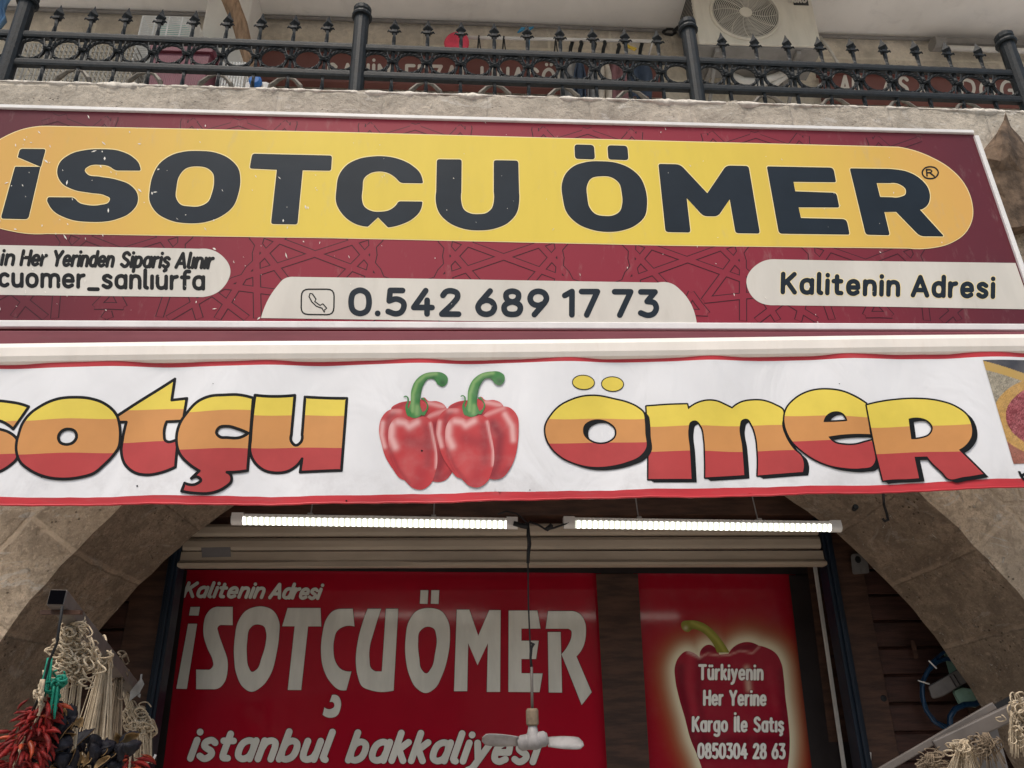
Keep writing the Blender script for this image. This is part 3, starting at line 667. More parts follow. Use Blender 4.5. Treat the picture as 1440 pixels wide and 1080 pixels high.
def garment(x, w_, y0, y1, mt, lb, yy):
    P = Plane(yy); m = MB(); n_ = 10; V = []; K = 14
    for j in range(n_ + 1):
        t = j / n_
        for i in range(K + 1):
            u = i / K - .5; y = y0 + (y1 - y0) * t; sh = .35 + .65 * min(1, t * 3)
            p = P(x + u * w_ * sh * (1 + .12 * math.sin(3 * t)), y + abs(u) * 10 * (1 - t)); p.y += .035 * math.sin(u * 11 + x) * (0.3 + t); V.append(p)
    m.add(V, [(j * (K + 1) + i, j * (K + 1) + i + 1, (j + 1) * (K + 1) + i + 1, (j + 1) * (K + 1) + i) for j in range(n_) for i in range(K)])
    m.tube([P(x, y0), P(x + 1, y0 - 8), P(x + 3, y0 - 14), P(x + 2, y0 - 17)], .007, 5, 1)
    o = m.build('hanging_garment', [mt, 'iron'], smooth=True); sol = o.modifiers.new('cloth', 'SOLIDIFY'); sol.thickness = .012
    tag(o, lb, 'clothing', 'clothes on hangers on the balcony rail')
garment(802, 26, 74, 160, 'cloth_grey', 'grey garment at the pink cloth end of the hanging clothes', 1.74)
garment(815, 17, 76, 160, 'cloth_navy', 'dark navy garment hanging between two grey and beige ones', 1.66)
garment(834, 16, 77, 160, 'cloth_grey', 'grey garment next to the navy one on the balcony rail', 1.72)
garment(848, 20, 76, 162, 'cloth_beige', 'pale beige garment hanging behind the railing rings', 1.66)
garment(868, 30, 80, 164, 'cloth_mauve', 'dull mauve garment beside the beige one on the rail', 1.70)
garment(900, 30, 76, 140, 'cloth_navy', 'folded dark garment at the air conditioner end of the rail', 1.74)
m = MB(); P = Plane(1.62); prism(m, parse('628,70:3 626,60~ 633,49~ 640,46~ 652,47~ 656,52~ 655,72 640,70~'), P, -.06, .02)
tag(m.build('pink_cloth', 'pink', bevel=.01), 'bright pink cloth hanging on the end of the clothes rail', 'cloth')
m = MB(); P = Plane(1.6); m.tube([P(728, 46), P(734, 41), P(742, 42), P(750, 38)], [.006, .02, .022, .008], 6); m.tube([P(742, 44), P(744, 56), P(743, 72)], [.014, .008, .010], 6)
tag(m.build('blue_ribbon', 'ribbon_blue', smooth=True), 'small blue ribbon tied on the clothes rail behind a spear tip', 'ribbon')
m = MB(); P = Plane(1.6); m.tube([P(880, 62), P(886, 66), P(895, 69)], .011, 6); m.tube([P(882, 66), P(893, 71)], .008, 6)
tag(m.build('yellow_strap', 'yellow', smooth=True), 'thin yellow strap dangling from the end of the clothes rail', 'strap')

def board(x0, x1, zl, zr, h, lb, words):
    m = MB(); y = 1.95
    zl -= .03; zr -= .03; h -= .04; a, b = Vector((x0, y, zl)), Vector((x1, y, zr))
    m.sweep([(0, 0), (.05, 0), (.05, h), (0, h)], a, b); t = thing('name_board', ((x0 + x1) / 2, y, min(zl, zr)), lb, 'sign', 'maroon name boards on the balcony wall')
    m.build('panel', 'board_red', t)
    m = MB(); 
    for q, hh in ((-.03, .06), (h - .03, .05)): m.sweep([(0, q), (.075, q), (.075, q + hh), (0, q + hh)], a - Vector((.02, 0, 0)), b + Vector((.02, 0, 0)))
    m.build('frame', 'board_red', t)
    P = Plane(y - .05)
    for tx, q0, q1 in words: m = MB(); write(m, P, tx, q0, q1, 16.5, 2.3, .003, 0, gap=.45); m.build('lettering', 'board_white', t)
board(-2.0, 1.78, 7.0, 6.98, .42, 'long maroon name board with white letters behind the middle of the railing', [('SAHİN', (459, 114), (549, 116)), ('ERZAİ', (569, 116), (652, 118)), ('LINAGÖR', (675, 119), (800, 122))])
board(3.36, 6.0, 6.96, 6.96, .36, 'maroon name board with white letters beside the air conditioner', [('AK', (1180, 131), (1212, 131)), ('AS', (1240, 132), (1278, 133)), ('A', (1290, 133), (1306, 133)), ('DOĞ', (1350, 136), (1428, 138))])

# air conditioner
ac = thing('air_conditioner', (2.6, 1.65, 7.09), 'cream air conditioner outdoor unit mounted on the balcony wall under the ceiling', 'air conditioner')
m = MB(); X0, X1, Y0, Y1, Z0, Z1 = 2.03, 3.16, 1.45, 1.86, 7.095, 7.80
m.box((X0, Y0, Z0), (X1, Y1, Z1)); m.build('casing', 'ac', ac, bevel=.015)
m = MB(); m.box((X0 - .012, Y0 + .02, Z0 - .02), (X1 + .006, Y1 - .02, Z0 - .002)); m.build('base_tray', 'plastic_grey', ac)
CF = Vector((2.50, Y0, 7.465)); FR = .315
m = MB(); m.tube([CF + Vector((FR * math.cos(t), -.004, FR * math.sin(t))) for t in np.linspace(0, 6.2832, 49)[:-1]], .016, 6, closed=True); m.build('fan_ring', 'ac', ac, smooth=True)
m = MB(); m.lathe([(FR - .005, 0), (FR - .005, .003)], CF + Vector((0, -.0035, 0)), (0, 1, 0), 40); m.build('fan_opening', 'ac_dark', ac)
m = MB()
for kx in range(3):
    a0 = kx * 2.094 + .4
    V = []
    for j in range(8):
        r_ = .06 + .225 * j / 7; V += [CF + Vector((r_ * math.cos(a0 + .25 * j / 7), -.006, r_ * math.sin(a0 + .25 * j / 7))), CF + Vector((r_ * math.cos(a0 + 1.2), -.010, r_ * math.sin(a0 + 1.2)))]
    m.add(V, [(2 * j, 2 * j + 2, 2 * j + 3, 2 * j + 1) for j in range(7)])
m.build('fan_blade', 'plastic_grey', ac)
m = MB()
for r_ in np.linspace(.075, FR - .012, 15): m.tube([CF + Vector((r_ * math.cos(t), -.022, r_ * math.sin(t))) for t in np.linspace(0, 6.2832, 41)[:-1]], .0042, 4, closed=True)
for q in range(12):
    t0 = q * math.pi / 6; m.tube([CF + Vector((r_ * math.cos(t0 + .5 * r_ / FR), -.020, r_ * math.sin(t0 + .5 * r_ / FR))) for r_ in np.linspace(.05, FR, 6)], .004, 4)
m.build('fan_grille', 'ac_grille', ac)
m = MB(); m.lathe([(.062, 0), (.062, .006), (.05, .012)], CF + Vector((0, -.018, 0)), (0, -1, 0), 24); m.build('fan_hub', 'ac', ac)
m = MB(); m.box((2.98, Y0 - .006, 7.60), (3.12, Y0 - .0005, 7.70))
AP = Plane(Y0 - .006); write(m, AP, 'beko', (1107.5, 2.5), (1135, 3.0), 7.0, 1.35, .002, 1, gap=.3)
m.build('badge', ['ac_dark', 'ac_grille'], ac)
m = MB()
for q in range(16): z = Z0 + .06 + q * .042; m.box((X0 - .004, Y0 + .04, z), (X0 - .0005, Y1 - .04, z + .022))
m.build('side_vent', 'ac_dark', ac)
m = MB()
for x in (2.2, 2.95):
    m = MB(); m.bar((x, 1.48, Z0 - .05), (x, 2.0, Z0 - .05), .04, .04); m.bar((x, 1.98, Z0 - .05), (x, 1.98, Z0 - .5), .04, .04); m.bar((x, 1.55, Z0 - .07), (x, 1.98, Z0 - .45), .03, .02); m.build('bracket', 'plastic_grey', ac)

m = MB(); P = Plane(1.75)
m.tube([P(1153, 52), P(1165, 68), P(1180, 92), P(1168, 110), P(1150, 122)], .014, 7); m.build('drain_hose', 'plastic_white', ac, smooth=True)
m = MB(); m.tube([P(1028, 108), P(1045, 116), P(1066, 117), P(1090, 110), P(1110, 100)], .045, 8); m.tube([P(1085, 122), P(1104, 108), P(1118, 98)], .03, 8); m.build('pipe_lagging', 'plastic_white', ac, smooth=True)
m = MB(); P = Plane(1.8)
m.tube([P(932, 45), P(938, 41), P(946, 41), P(950, 46), P(945, 49), P(936, 48), P(932, 45)], .013, 6); m.tube([P(948, 44), P(958, 35), P(968, 26), P(975, 14), P(985, 6)], .02, 6)
tag(m.build('black_cable', 'black', smooth=True), 'knotted black cable from the pipe to the air conditioner', 'cable')
lf = thing('tube_light_fitting', (5.3, 1.9, 7.7), 'unlit white fluorescent tube fitting above the maroon name board', 'ceiling light')
m = MB(); P = Plane(1.88); a, b = P(1318, 61), P(1520, 68)
m.bar(a, b, .09, .07); m.build('housing', 'plastic_grey', lf)
m = MB(); a, b = P(1326, 67.5, .09), P(1520, 75, .09); m.tube([a, b], .028, 10); m.build('tube', 'plastic_white', lf, smooth=True)
m = MB(); m.tube([P(1311, 62, .06), P(1326, 62.5, .06)], .07, 10); m.build('end_cap', 'plastic_grey', lf)

# bird cages and clutter at the end of the balcony
def wires(m, a, u, v, nu, nv, r, mi=0):
    a, u, v = Vector(a), Vector(u), Vector(v)
    for i in range(nu + 1): m.tube([a + u * (i / nu), a + u * (i / nu) + v], r, 4, mi)
    for j in range(nv + 1): m.tube([a + v * (j / nv), a + v * (j / nv) + u], r, 4, mi)
def cage(name, lb, x0, x1, y0, y1, z0, z1, nx, nz, r, mt, roof=0.0, group='wire cages on the balcony'):
    t = thing(name, ((x0 + x1) / 2, (y0 + y1) / 2, z0), lb, 'cage', group); m = MB()
    dx, dy, dz = (x1 - x0, 0, 0), (0, y1 - y0, 0), (0, 0, z1 - z0)
    wires(m, (x0, y0, z0), dx, dz, nx, nz, r * 1.25); wires(m, (x0, y1, z0), dx, dz, nx, nz, r * .8)
    wires(m, (x0, y0, z0), dy, dz, 4, nz, r); wires(m, (x1, y0, z0), dy, dz, 4, nz, r)
    if roof:
        yc = (y0 + y1) / 2
        wires(m, (x0 + .1, yc, z1 + roof), (dx[0] - .2, 0, 0), (0, y0 - yc, -roof), nx, 7, r); wires(m, (x0 + .1, yc, z1 + roof), (dx[0] - .2, 0, 0), (0, y1 - yc, -roof), nx, 7, r)
    else: wires(m, (x0, y0, z1), dx, dy, nx, 6, r)
    m.build('wire_mesh', mt, t)
    m = MB(); m.box((x0 - .01, y0 - .01, z0 - .05), (x1 + .01, y1 + .01, z0 + .01)); m.build('tray', 'plastic_grey', t); return t
wa = at(183, 100, 1.15); wb = at(287, 12, 1.15)
t = cage('bird_cage', 'white wire bird cage with a teal inner tray and a pitched top', wa.x, wb.x - .05, 1.15, 1.6, 6.35, at(183, 22, 1.15).z, 4, 26, .0055, 'cage_white', .12)
m = MB(); p, q = at(221, 50, 1.3), at(262, 29, 1.3); m.box((p.x, 1.3, p.z), (q.x, 1.55, q.z)); m.build('inner_tray', 'teal', t, bevel=.01)
ga = at(12, 118, .85); gb = at(192, 66, .85)
cage('wire_cage', 'wide grey wire cage low behind the railing end', ga.x, gb.x, .85, 1.25, 5.0, gb.z, 26, 12, .0045, 'cage_grey')
ga = at(302, 128, .8); gb = at(345, 88, .8)
cage('wire_basket', 'small white wire basket beside the plum crate', ga.x, gb.x, .8, 1.1, 5.0, gb.z, 9, 14, .005, 'cage_white')
pa, pb = at(204, 124, .7), at(298, 64, .7)
m = MB(); m.box((pa.x, .7, 5.0), (pb.x, 1.0, pb.z))
for i in range(30): x = pa.x + (pb.x - pa.x) * (i + .5) / 30; m.box((x - .006, .688, 5.05), (x + .006, .7015, pb.z - .12))
m.box((pa.x - .02, .68, pb.z - .08), (pb.x + .02, 1.02, pb.z + .01))
tag(m.build('plastic_crate', 'plumbox'), 'plum coloured ribbed crate standing under the white bird cage', 'crate')
b = at(360, 126, .7)
t = thing('plastic_canister', (b.x, .75, 5.0), 'white plastic canister with a round blue cap behind the railing', 'canister')
m = MB(); m.box((b.x - .09, .70, 5.0), (b.x + .09, .9, b.z + .09)); m.build('body', 'plastic_white', t, bevel=.03)
m = MB(); c = at(360, 117, .69); m.lathe([(.045, 0), (.045, .03), (.03, .04)], (c.x, .69, c.z), (0, -1, 0), 16); m.build('cap', 'blue', t)
c = at(295, 82, 1.1); m = MB(); m.lathe([(.04, 0), (.055, .12), (.05, .12)], (c.x, 1.1, c.z - .07), n=14); m.lathe([(.03, -1.2), (.03, 0)], (c.x, 1.1, c.z - .07), n=8)
tag(m.build('yellow_cup', 'yellow'), 'yellow cup on a stand beside the white bird cage', 'cup')
m = MB(); m.tube([at(318, -14, 1.35), at(328, 12, 1.35), at(337, 34, 1.35), at(344, 62, 1.35), at(352, 90, 1.35), at(362, 140, 1.35)], [.075, .07, .066, .06, .05, .045], 9)
tag(m.build('wooden_pole', 'bark'), 'crooked bare wooden pole standing in front of the white pilaster', 'pole')
c0, c1 = at(-14, 44, .9), at(20, -20, .9); m = MB(); V = []
for j in range(9):
    for i in range(9): V.append((c0.x + (c1.x - c0.x) * i / 8 + .02 * math.sin(j * 2), .9 + .03 * math.sin(i * 2.1 + j * .4), c0.z - .2 + (c1.z - c0.z + .2) * j / 8))
m.add(V, [(j * 9 + i, j * 9 + i + 1, (j + 1) * 9 + i + 1, (j + 1) * 9 + i) for j in range(8) for i in range(8)])
o = m.build('tarpaulin', 'tarp', smooth=True); sol = o.modifiers.new('cloth', 'SOLIDIFY'); sol.thickness = .01
tag(o, 'blue tarpaulin hanging behind the end post of the railing', 'tarpaulin')

# ================================================================ MAIN SIGN
SP = Plane(-.15)
sign = thing('shop_sign', (0.1, -.1, 3.4), 'long maroon shop signboard with a yellow pill and dark lettering above the awning', 'sign')
A_, B_, C__, D_ = SP(-62, 149.5), SP(1368.5, 187), SP(1466, 464), SP(-140, 459)
loop = np.array([(v.x, v.z) for v in (A_, B_, C__, D_)]); SX = XZ(-.15)
m = MB(); m.flat(Flat().poly(loop), SX, 0, 0)
V = [Vector((x, -.15, z)) for x, z in loop] + [Vector((x, -.02, z)) for x, z in loop]
m.add(V, [(i, (i + 1) % 4, 4 + (i + 1) % 4, 4 + i) for i in range(4)] + [(7, 6, 5, 4)], 0)
# star strapwork printed on the maroon
def hankin():
    e = .262; segs = []
    def tile(c, n_, rot, r_):
        V_ = [c + r_ * np.array([math.cos(rot + 2 * math.pi * i / n_), math.sin(rot + 2 * math.pi * i / n_)]) for i in range(n_)]
        mids = [(V_[i] + V_[(i + 1) % n_]) / 2 for i in range(n_)]
        def rayd(i, sgn, ang):
            d = V_[(i + 1) % n_] - V_[i]; d /= np.linalg.norm(d); nn = np.array([-d[1], d[0]]); return d * sgn * math.cos(ang) + nn * math.sin(ang)
        ang = math.radians(67.5 if n_ == 12 else 62)
        for i in range(n_):
            j = (i + (4 if n_ == 12 else 1)) % n_
            p, q = mids[i], mids[j]; dp, dq = rayd(i, 1, ang), rayd(j, -1, ang)
            Mx = np.array([dp, -dq]).T
            if abs(np.linalg.det(Mx)) < 1e-6: continue
            s_ = np.linalg.solve(Mx, q - p); x_ = p + dp * s_[0]
            segs.append((p, x_)); segs.append((x_, q))
    R12 = e / 2 / math.sin(math.pi / 12); per = e * (2 + math.sqrt(3))
    for b_ in range(-2, 5):
        for a_ in range(-6, 7):
            c = np.array([(a_ + .5 * (b_ % 2)) * per + .17, 2.95 + b_ * per * math.sqrt(3) / 2])
            tile(c, 12, math.pi / 12, R12)
            for sg in (1, -1): tile(c + np.array([0, sg * per / math.sqrt(3)]), 3, (math.pi / 6 if sg > 0 else -math.pi / 6), e / math.sqrt(3))
    return segs
xl_, xr_ = -2.35, 2.62
zlo = lambda x: D_.z + .05 + (C__.z - D_.z) * (x - D_.x) / (C__.x - D_.x); zhi = lambda x: A_.z - .05 + (B_.z - A_.z) * (x - A_.x) / (B_.x - A_.x)
def clip(p, q):
    pts = [p + (q - p) * t for t in np.linspace(0, 1, 33)]
    ok = [xl_ < a[0] < xr_ and zlo(a[0]) < a[1] < zhi(a[0]) for a in pts]
    if not any(ok): return None
    i0 = ok.index(True); i1 = 32 - ok[::-1].index(True)
    return (pts[i0], pts[i1]) if i1 > i0 else None
for seg_i, (p, q) in enumerate(hankin()):
    cq = clip(p, q)
    if cq is None: continue
    p, q = cq; d = q - p; d /= np.linalg.norm(d) + 1e-9; nn = np.array([-d[1], d[0]])
    for hw, off, mi in ((.0215, .0003 + 1.0e-6 * (seg_i % 500), 1), (.0163, .0009 + 1.0e-6 * (seg_i % 500), 0)):
        a, b = p - d * hw * .3, q + d * hw * .3
        m.add([SX(*(a + nn * hw), off), SX(*(b + nn * hw), off), SX(*(b - nn * hw), off), SX(*(a - nn * hw), off)], [(0, 1, 2, 3)], mi)
# yellow pill and pale panels
pill = parse('66,177.8 480,186.5 940,199 1263,207.3 1281,211~ 1310,222~ 1335,237~ 1355,258~ 1366,284~ 1367,306~ 1357,327~ 1337,341~ 1310,348~ 1277,348.4 940,344.6 480,334.3 66,327.9 20,325~ -18,312~ -40,285~ -45,250~ -28,215~ 0,196.5~ 30,183~')
wr = parse('1428,369.8 1180,366.5 1092,364.6 1066,371~ 1050,392~ 1057,416~ 1090,429.2 1200,430.5 1451,435')
wc = parse('367,447.2 390,402~ 399,392.5~ 413,389.3 600,392 925,397.4 945,399~ 958,409~ 980,456')
wl = parse('-110,342.5 280,349.8 309,357~ 324,380~ 315,403~ 284,417.7 -110,413.5')
def halo(lp, w_, off, mi): m.flat(Flat().grow([lp], w_), SP, off, mi)
halo(pill, 1.0, .0016, 3); m.flat(Flat().poly(pill), SP, .0020, 2)
for lp in (wr, wc, wl): m.flat(Flat().poly(lp), SP, .0018, 4)
for i in range(230):                                   # chipped print, thickest towards the weathered end
    x = -45 + RNG.uniform(0, 1) ** 1.8 * 1420; y = RNG.uniform(160, 450) + x * .01; s_ = RNG.uniform(.5, 1.9) * (1.25 if x < 450 else .7)
    if x > 560 and RNG.random() < .35: continue
    a0 = RNG.uniform(-.9, .2) if RNG.random() < .7 else RNG.uniform(0, 6); L = s_ * RNG.uniform(.7, 2.1); d = np.array([math.sin(a0), -math.cos(a0)])
    c = np.array([x, y]); nn = np.array([d[1], -d[0]]) * s_ * .6; lp = np.array([c - d * L, c + nn * RNG.uniform(.5, 1.2), c + d * L, c - nn * RNG.uniform(.5, 1.2)])
    m.add([SP(*p_, .0037 + .00003 * (i % 20)) for p_ in lp], [(0, 1, 2, 3)], 5)
m.build('board', ['sign_red', 'sign_line', 'sign_yellow', 'sign_edge', 'sign_white', 'fleck'], sign)
m = MB()
fp = [(-.005, -.013), (.012, -.013), (.015, -.010), (.015, .010), (.012, .013), (-.005, .013)]
def edge_bar(a, b, k_):
    d = (b - a).normalized(); up = Vector((0, -1, 0)).cross(d); m.sweep([(u, w_ * k_) for u, w_ in fp], a, b, up, Vector((0, -1, 0)))
edge_bar(A_, B_ + Vector((-.005, 0, 0)), .95); edge_bar(B_ + Vector((.006, 0, -.03)), C__ + Vector((0, 0, .0)), 1.05); edge_bar(C__ + Vector((-.02, .003, .012)), D_ + Vector((.02, .003, .012)), 1.45); edge_bar(D_, A_, 1.0)
m.build('frame', 'alu', sign)
BIG = dict(
 i=(0, 190, 6, ['170,117:22 384,119:18 344,266:4 152,185:4', '128,268:8 339,269:4 237,708:28 8,703:24']),
 S=(0, 190, 6, ['1188,298:16 975,297:30 930,266~ 840,248~ 745,262~ 713,295~ 735,330~ 840,352~ 985,378~ 1100,425~ 1155,490~ 1158,570~ 1100,650~ 980,708~ 760,730~ 580,705~ 440,625~ 398,555:10 404,525:16 620,527:24 665,570~ 740,592~ 850,590~ 920,565~ 930,535~ 890,508~ 760,485~ 620,458~ 520,400~ 485,325~ 502,240~ 590,165~ 720,128~ 860,120~ 1000,133~ 1110,180~ 1170,240~']),
 O=(190, 190, 6, ['540,135~ 680,150~ 800,205~ 870,285~ 886,370~ 870,490~ 825,600~ 730,680~ 600,730~ 450,742~ 300,718~ 180,650~ 124,555~ 125,460~ 150,345~ 205,245~ 310,170~ 420,140~', '530,262~ 610,278~ 660,325~ 668,390~ 650,490~ 620,560~ 550,600~ 460,603~ 380,585~ 344,530~ 347,440~ 370,345~ 420,285~']),
 T=(370, 190, 6, ['-90,158:22 580,174:20 572,299:18 332,295:6 288,752:20 68,748:20 118,291:6 -112,280:18']),
 C=(370, 190, 6, ['1350,405:16 1160,402:24 1120,360~ 1060,320~ 980,305~ 900,322~ 850,365~ 838,450~ 832,540~ 850,600~ 910,640~ 990,648~ 1070,632~ 1120,595~ 1145,560:16 1345,562:12 1325,635~ 1260,705~ 1170,750~ 1055,778:6 970,692 882,772:6 760,738~ 670,665~ 620,575~ 621,450~ 640,345~ 700,260~ 800,205~ 920,182~ 1040,182~ 1150,205~ 1260,260~ 1325,325~']),
 U=(590, 190, 6, ['148,205:22 354,207:20 351,480 351,565~ 375,630~ 430,662~ 500,668~ 560,660~ 610,620~ 628,560~ 628,480 628,213:20 831,217:22 838,480 838,565~ 820,650~ 750,735~ 640,785~ 500,802~ 360,785~ 240,730~ 165,650~ 140,570~ 142,480']),
 O2=(770, 190, 6, ['450,222~ 590,238~ 700,285~ 785,365~ 822,450~ 838,580~ 820,680~ 740,760~ 640,800~ 510,815~ 370,795~ 240,735~ 160,645~ 130,530~ 122,420~ 150,335~ 220,265~ 320,230~', '450,345~ 540,355~ 605,405~ 628,490~ 632,580~ 610,645~ 550,680~ 480,684~ 400,665~ 350,605~ 333,520~ 330,430~ 360,370~']),
 d1=(770, 190, 6, ['228,80:28 390,85:28 398,203:24 234,198:24']), d2=(770, 190, 6, ['507,87:28 672,92:28 681,209:24 514,204:24']),
 M=(920, 190, 6, ['37,244:18 218,248:40 448,492 608,258:34 795,262:24 890,829:22 688,826:25 638,540 536,684:34 415,682:34 272,530 305,820:22 97,816:25']),
 E=(1060, 200, 6, ['112,205:14 670,216:30 693,336:14 335,332 350,416 696,428:30 720,549:15 378,548 398,641 782,650:38 807,778:15 214,770:28']),
 R=(1160, 200, 6, ['212,222:14 500,226 570,229~ 700,252~ 810,315~ 870,390~ 885,460~ 870,520~ 800,570 1002,793:12 802,792:40 602,586 500,588 546,783:18 346,779:26', '435,343 550,343 640,358~ 685,402~ 682,440~ 640,462~ 570,466 465,463']))
m = MB()
for kx, (ox, oy, sc, S_) in BIG.items():
    Ls = [parse(q, ox, oy, sc) for q in S_]
    groups = [Ls] if kx in ('S', 'O', 'T', 'C', 'U', 'O2', 'd1', 'd2', 'M', 'E', 'R') else [[l] for l in Ls]
    for gi, gl in enumerate(groups):
        m.flat(Flat().grow(gl, 1.5), SP, .0024 + .0001 * gi, 1); m.flat(Flat().grow(gl, .35), SP, .0028 + .0001 * gi, 2); m.flat(Flat().erode(gl, .55), SP, .0032 + .0001 * gi, 0)
cr = parse('68,0~ 48,-36~ 0,-50~ -48,-36~ -68,0~ -48,36~ 0,50~ 48,36~', 0, 0, 6) + (1160 + 889 / 6, 200 + 257 / 6)
m.flat(Flat().stroke(cr, 1.05, True), SP, .0030, 2)
rf = Flat()
for q in (px((862, 284), (857, 230)), px((857, 231), (890, 232), (903, 244), (892, 257), (862, 258)), px((886, 258), (922, 286))): rf.stroke(q / 6 + (1160, 200), 1.1)
m.flat(rf, SP, .0030, 2)
m.build('brand_lettering', ['navy', 'sign_edge', 'ink'], sign)
m = MB()
for tx, x0, x1 in (('nin', -16, 20), ('Her', 27, 65), ('Yerinden', 72, 160), ('Sipariş', 168, 238.5), ('Alınır', 245, 299.5)):
    write(m, SP, tx, (x0, 371.6 + x0 * .017), (x1, 371.6 + x1 * .017), 13.4, 2.45, .0026, 0, gap=.34, slant=.18)
m.build('order_lettering', 'ink', sign)
m = MB(); write(m, SP, 'cuomer_sanlıurfa', (-3, 401.6), (288.5, 406.0), 16.4, 2.75, .0026, 0, gap=.36); m.build('account_lettering', 'ink', sign)
m = MB()
for tx, a, b in (('0', 489.5, 523), ('.', 527, 536), ('542', 541, 649), ('689', 668, 772.5), ('17', 790, 844), ('73', 860, 927)):
    write(m, SP, tx, (a, 440.8 + (a - 489) * .006), (b, 440.8 + (b - 489) * .006), 22.6 if tx != '.' else 10, 4.1, .0026, 0, gap=.40, edge=(.7, 1))
m.build('phone_lettering', ['navy', 'sign_white'], sign)
m = MB()
rr_ = parse('1272,770:30 1410,770:30 1408,878:30 1270,876:30', 0, 150, 3); m.flat(Flat().stroke(rr_, 1.0, True), SP, .0026)
hs = parse('1308,788 1318,790 1333,812 1328,822 1350,838 1362,832 1378,850 1370,856 1368,866 1358,850 1335,842 1316,824 1304,802', 0, 150, 3); m.flat(Flat().stroke(hs, .85, True), SP, .0026)
m.build('phone_icon', 'ink', sign)
m = MB()
write(m, SP, 'Kalitenin', (1097.5, 410.6), (1266, 414.6), 17.6, 3.3, .0026, 0, gap=.42, edge=(.8, 1)); write(m, SP, 'Adresi', (1280.5, 415), (1399.5, 417.3), 17.6, 3.3, .0026, 0, gap=.42, edge=(.8, 1))
m.build('slogan_lettering', ['navy', 'sign_edge'], sign)

# ================================================================ AWNING
awn = thing('shop_awning', (.3, -.3, 2.4), 'rolled up shop awning with a white printed valance and red hems', 'awning')
m = MB(); a0, a1 = at(-60, 464.5, -.30), at(1500, 466, -.30); b0, b1 = at(-60, 489, -.30), at(1500, 474, -.30)
V = [a0, a1, b1, b0] + [Vector((p.x, -.02, p.z)) for p in (a0, a1, b1, b0)]
m.add(V, [(0, 1, 2, 3), (0, 4, 5, 1), (2, 6, 7, 3), (0, 3, 7, 4), (1, 5, 6, 2)]); m.build('canvas_roll', 'plum', awn, bevel=.006)
VY = -.45; VPl = Plane(VY)
p_, q_ = VPl(-62, 499.0), VPl(1502, 483.5)
prof = [(-.085, -.050), (-.004, -.050), (.012, -.042), (.020, -.02), (.020, .022), (.010, .044), (-.010, .056), (-.085, .06)]
m = MB(); N_ = 40; prev = None; V = []
for i in range(N_ + 1):
    t = i / N_; c = p_.lerp(q_, t) + Vector((0, 0, .003 * math.sin(t * 9)))
    V += [c + Vector((0, -u, w_)) for u, w_ in prof]
n = len(prof); m.add(V, [(i * n + j, i * n + (j + 1) % n, (i + 1) * n + (j + 1) % n, (i + 1) * n + j) for i in range(N_) for j in range(n)] + [tuple(range(n))[::-1], tuple(range(N_ * n, N_ * n + n))])
m.build('front_bar', 'bar_white', awn)
m = MB()
for c in (p_, q_): m.bar((c.x, VY + .08, c.z), (c.x, -.02, c.z + .08), .05, .10)
m.build('arm', 'bar_white', awn)
def rip(x, z, py):
    t = max(0, min(1, (3.2 - z) / .8))
    return .010 * math.sin(3.1 * x + 1.3 * z) * t + .007 * math.sin(9.3 * x - 4 * z + .7) + .0025 * math.sin(19 * x + 9 * z) * (1 - .5 * t) + .0022 * math.sin(31 * x + 2.0) * max(0, 1 - 5 * t)
def VM(x, y, off=0.0):
    p = VPl(x, y, off); p.y += rip(p.x, p.z, y); return p
hx = np.linspace(-60, 1500, 79)
topy = lambda x: 509.0 - x * .0095
boty = lambda x: 711.5 - x * .0025 - 1.05e-5 * x * x + .45 * np.sin(x * .021) + .35 * np.sin(x * .053) + .25 * np.sin(x * .17)
rt_ = lambda x: topy(x) + 9.0 - .0012 * x + .5 * np.sin(x * .03)
rb_ = lambda x: boty(x) - 12.0 + .7 * np.sin(x * .017)
full = np.vstack([np.stack([hx, topy(hx) - 4], 1), np.stack([hx, boty(hx)], 1)[::-1]])
fl = Flat().poly(full)
for f in (rt_, rb_): fl.loops.append(np.vstack([np.stack([hx, f(hx)], 1), np.stack([hx, f(hx) + .02], 1)[::-1]]))
fl.loops.append(np.vstack([np.stack([hx, boty(hx) - 4.5], 1), np.stack([hx, boty(hx) - 4.52], 1)[::-1]]))
fl.grid(6.3)
m = MB()
def cls(C): return np.where((C[:, 1] < rt_(C[:, 0])) | (C[:, 1] > rb_(C[:, 0])), 1, 0)
m.flat(fl, VM, 0, classify=cls)
val = m.build('valance', ['canvas', 'canvas_red'], awn, smooth=True)
m = MB(); m.tube([VM(x, boty(x) - .8, -.002) for x in np.linspace(-60, 1500, 160)], .0045, 6); m.build('hem', 'canvas_red', val)

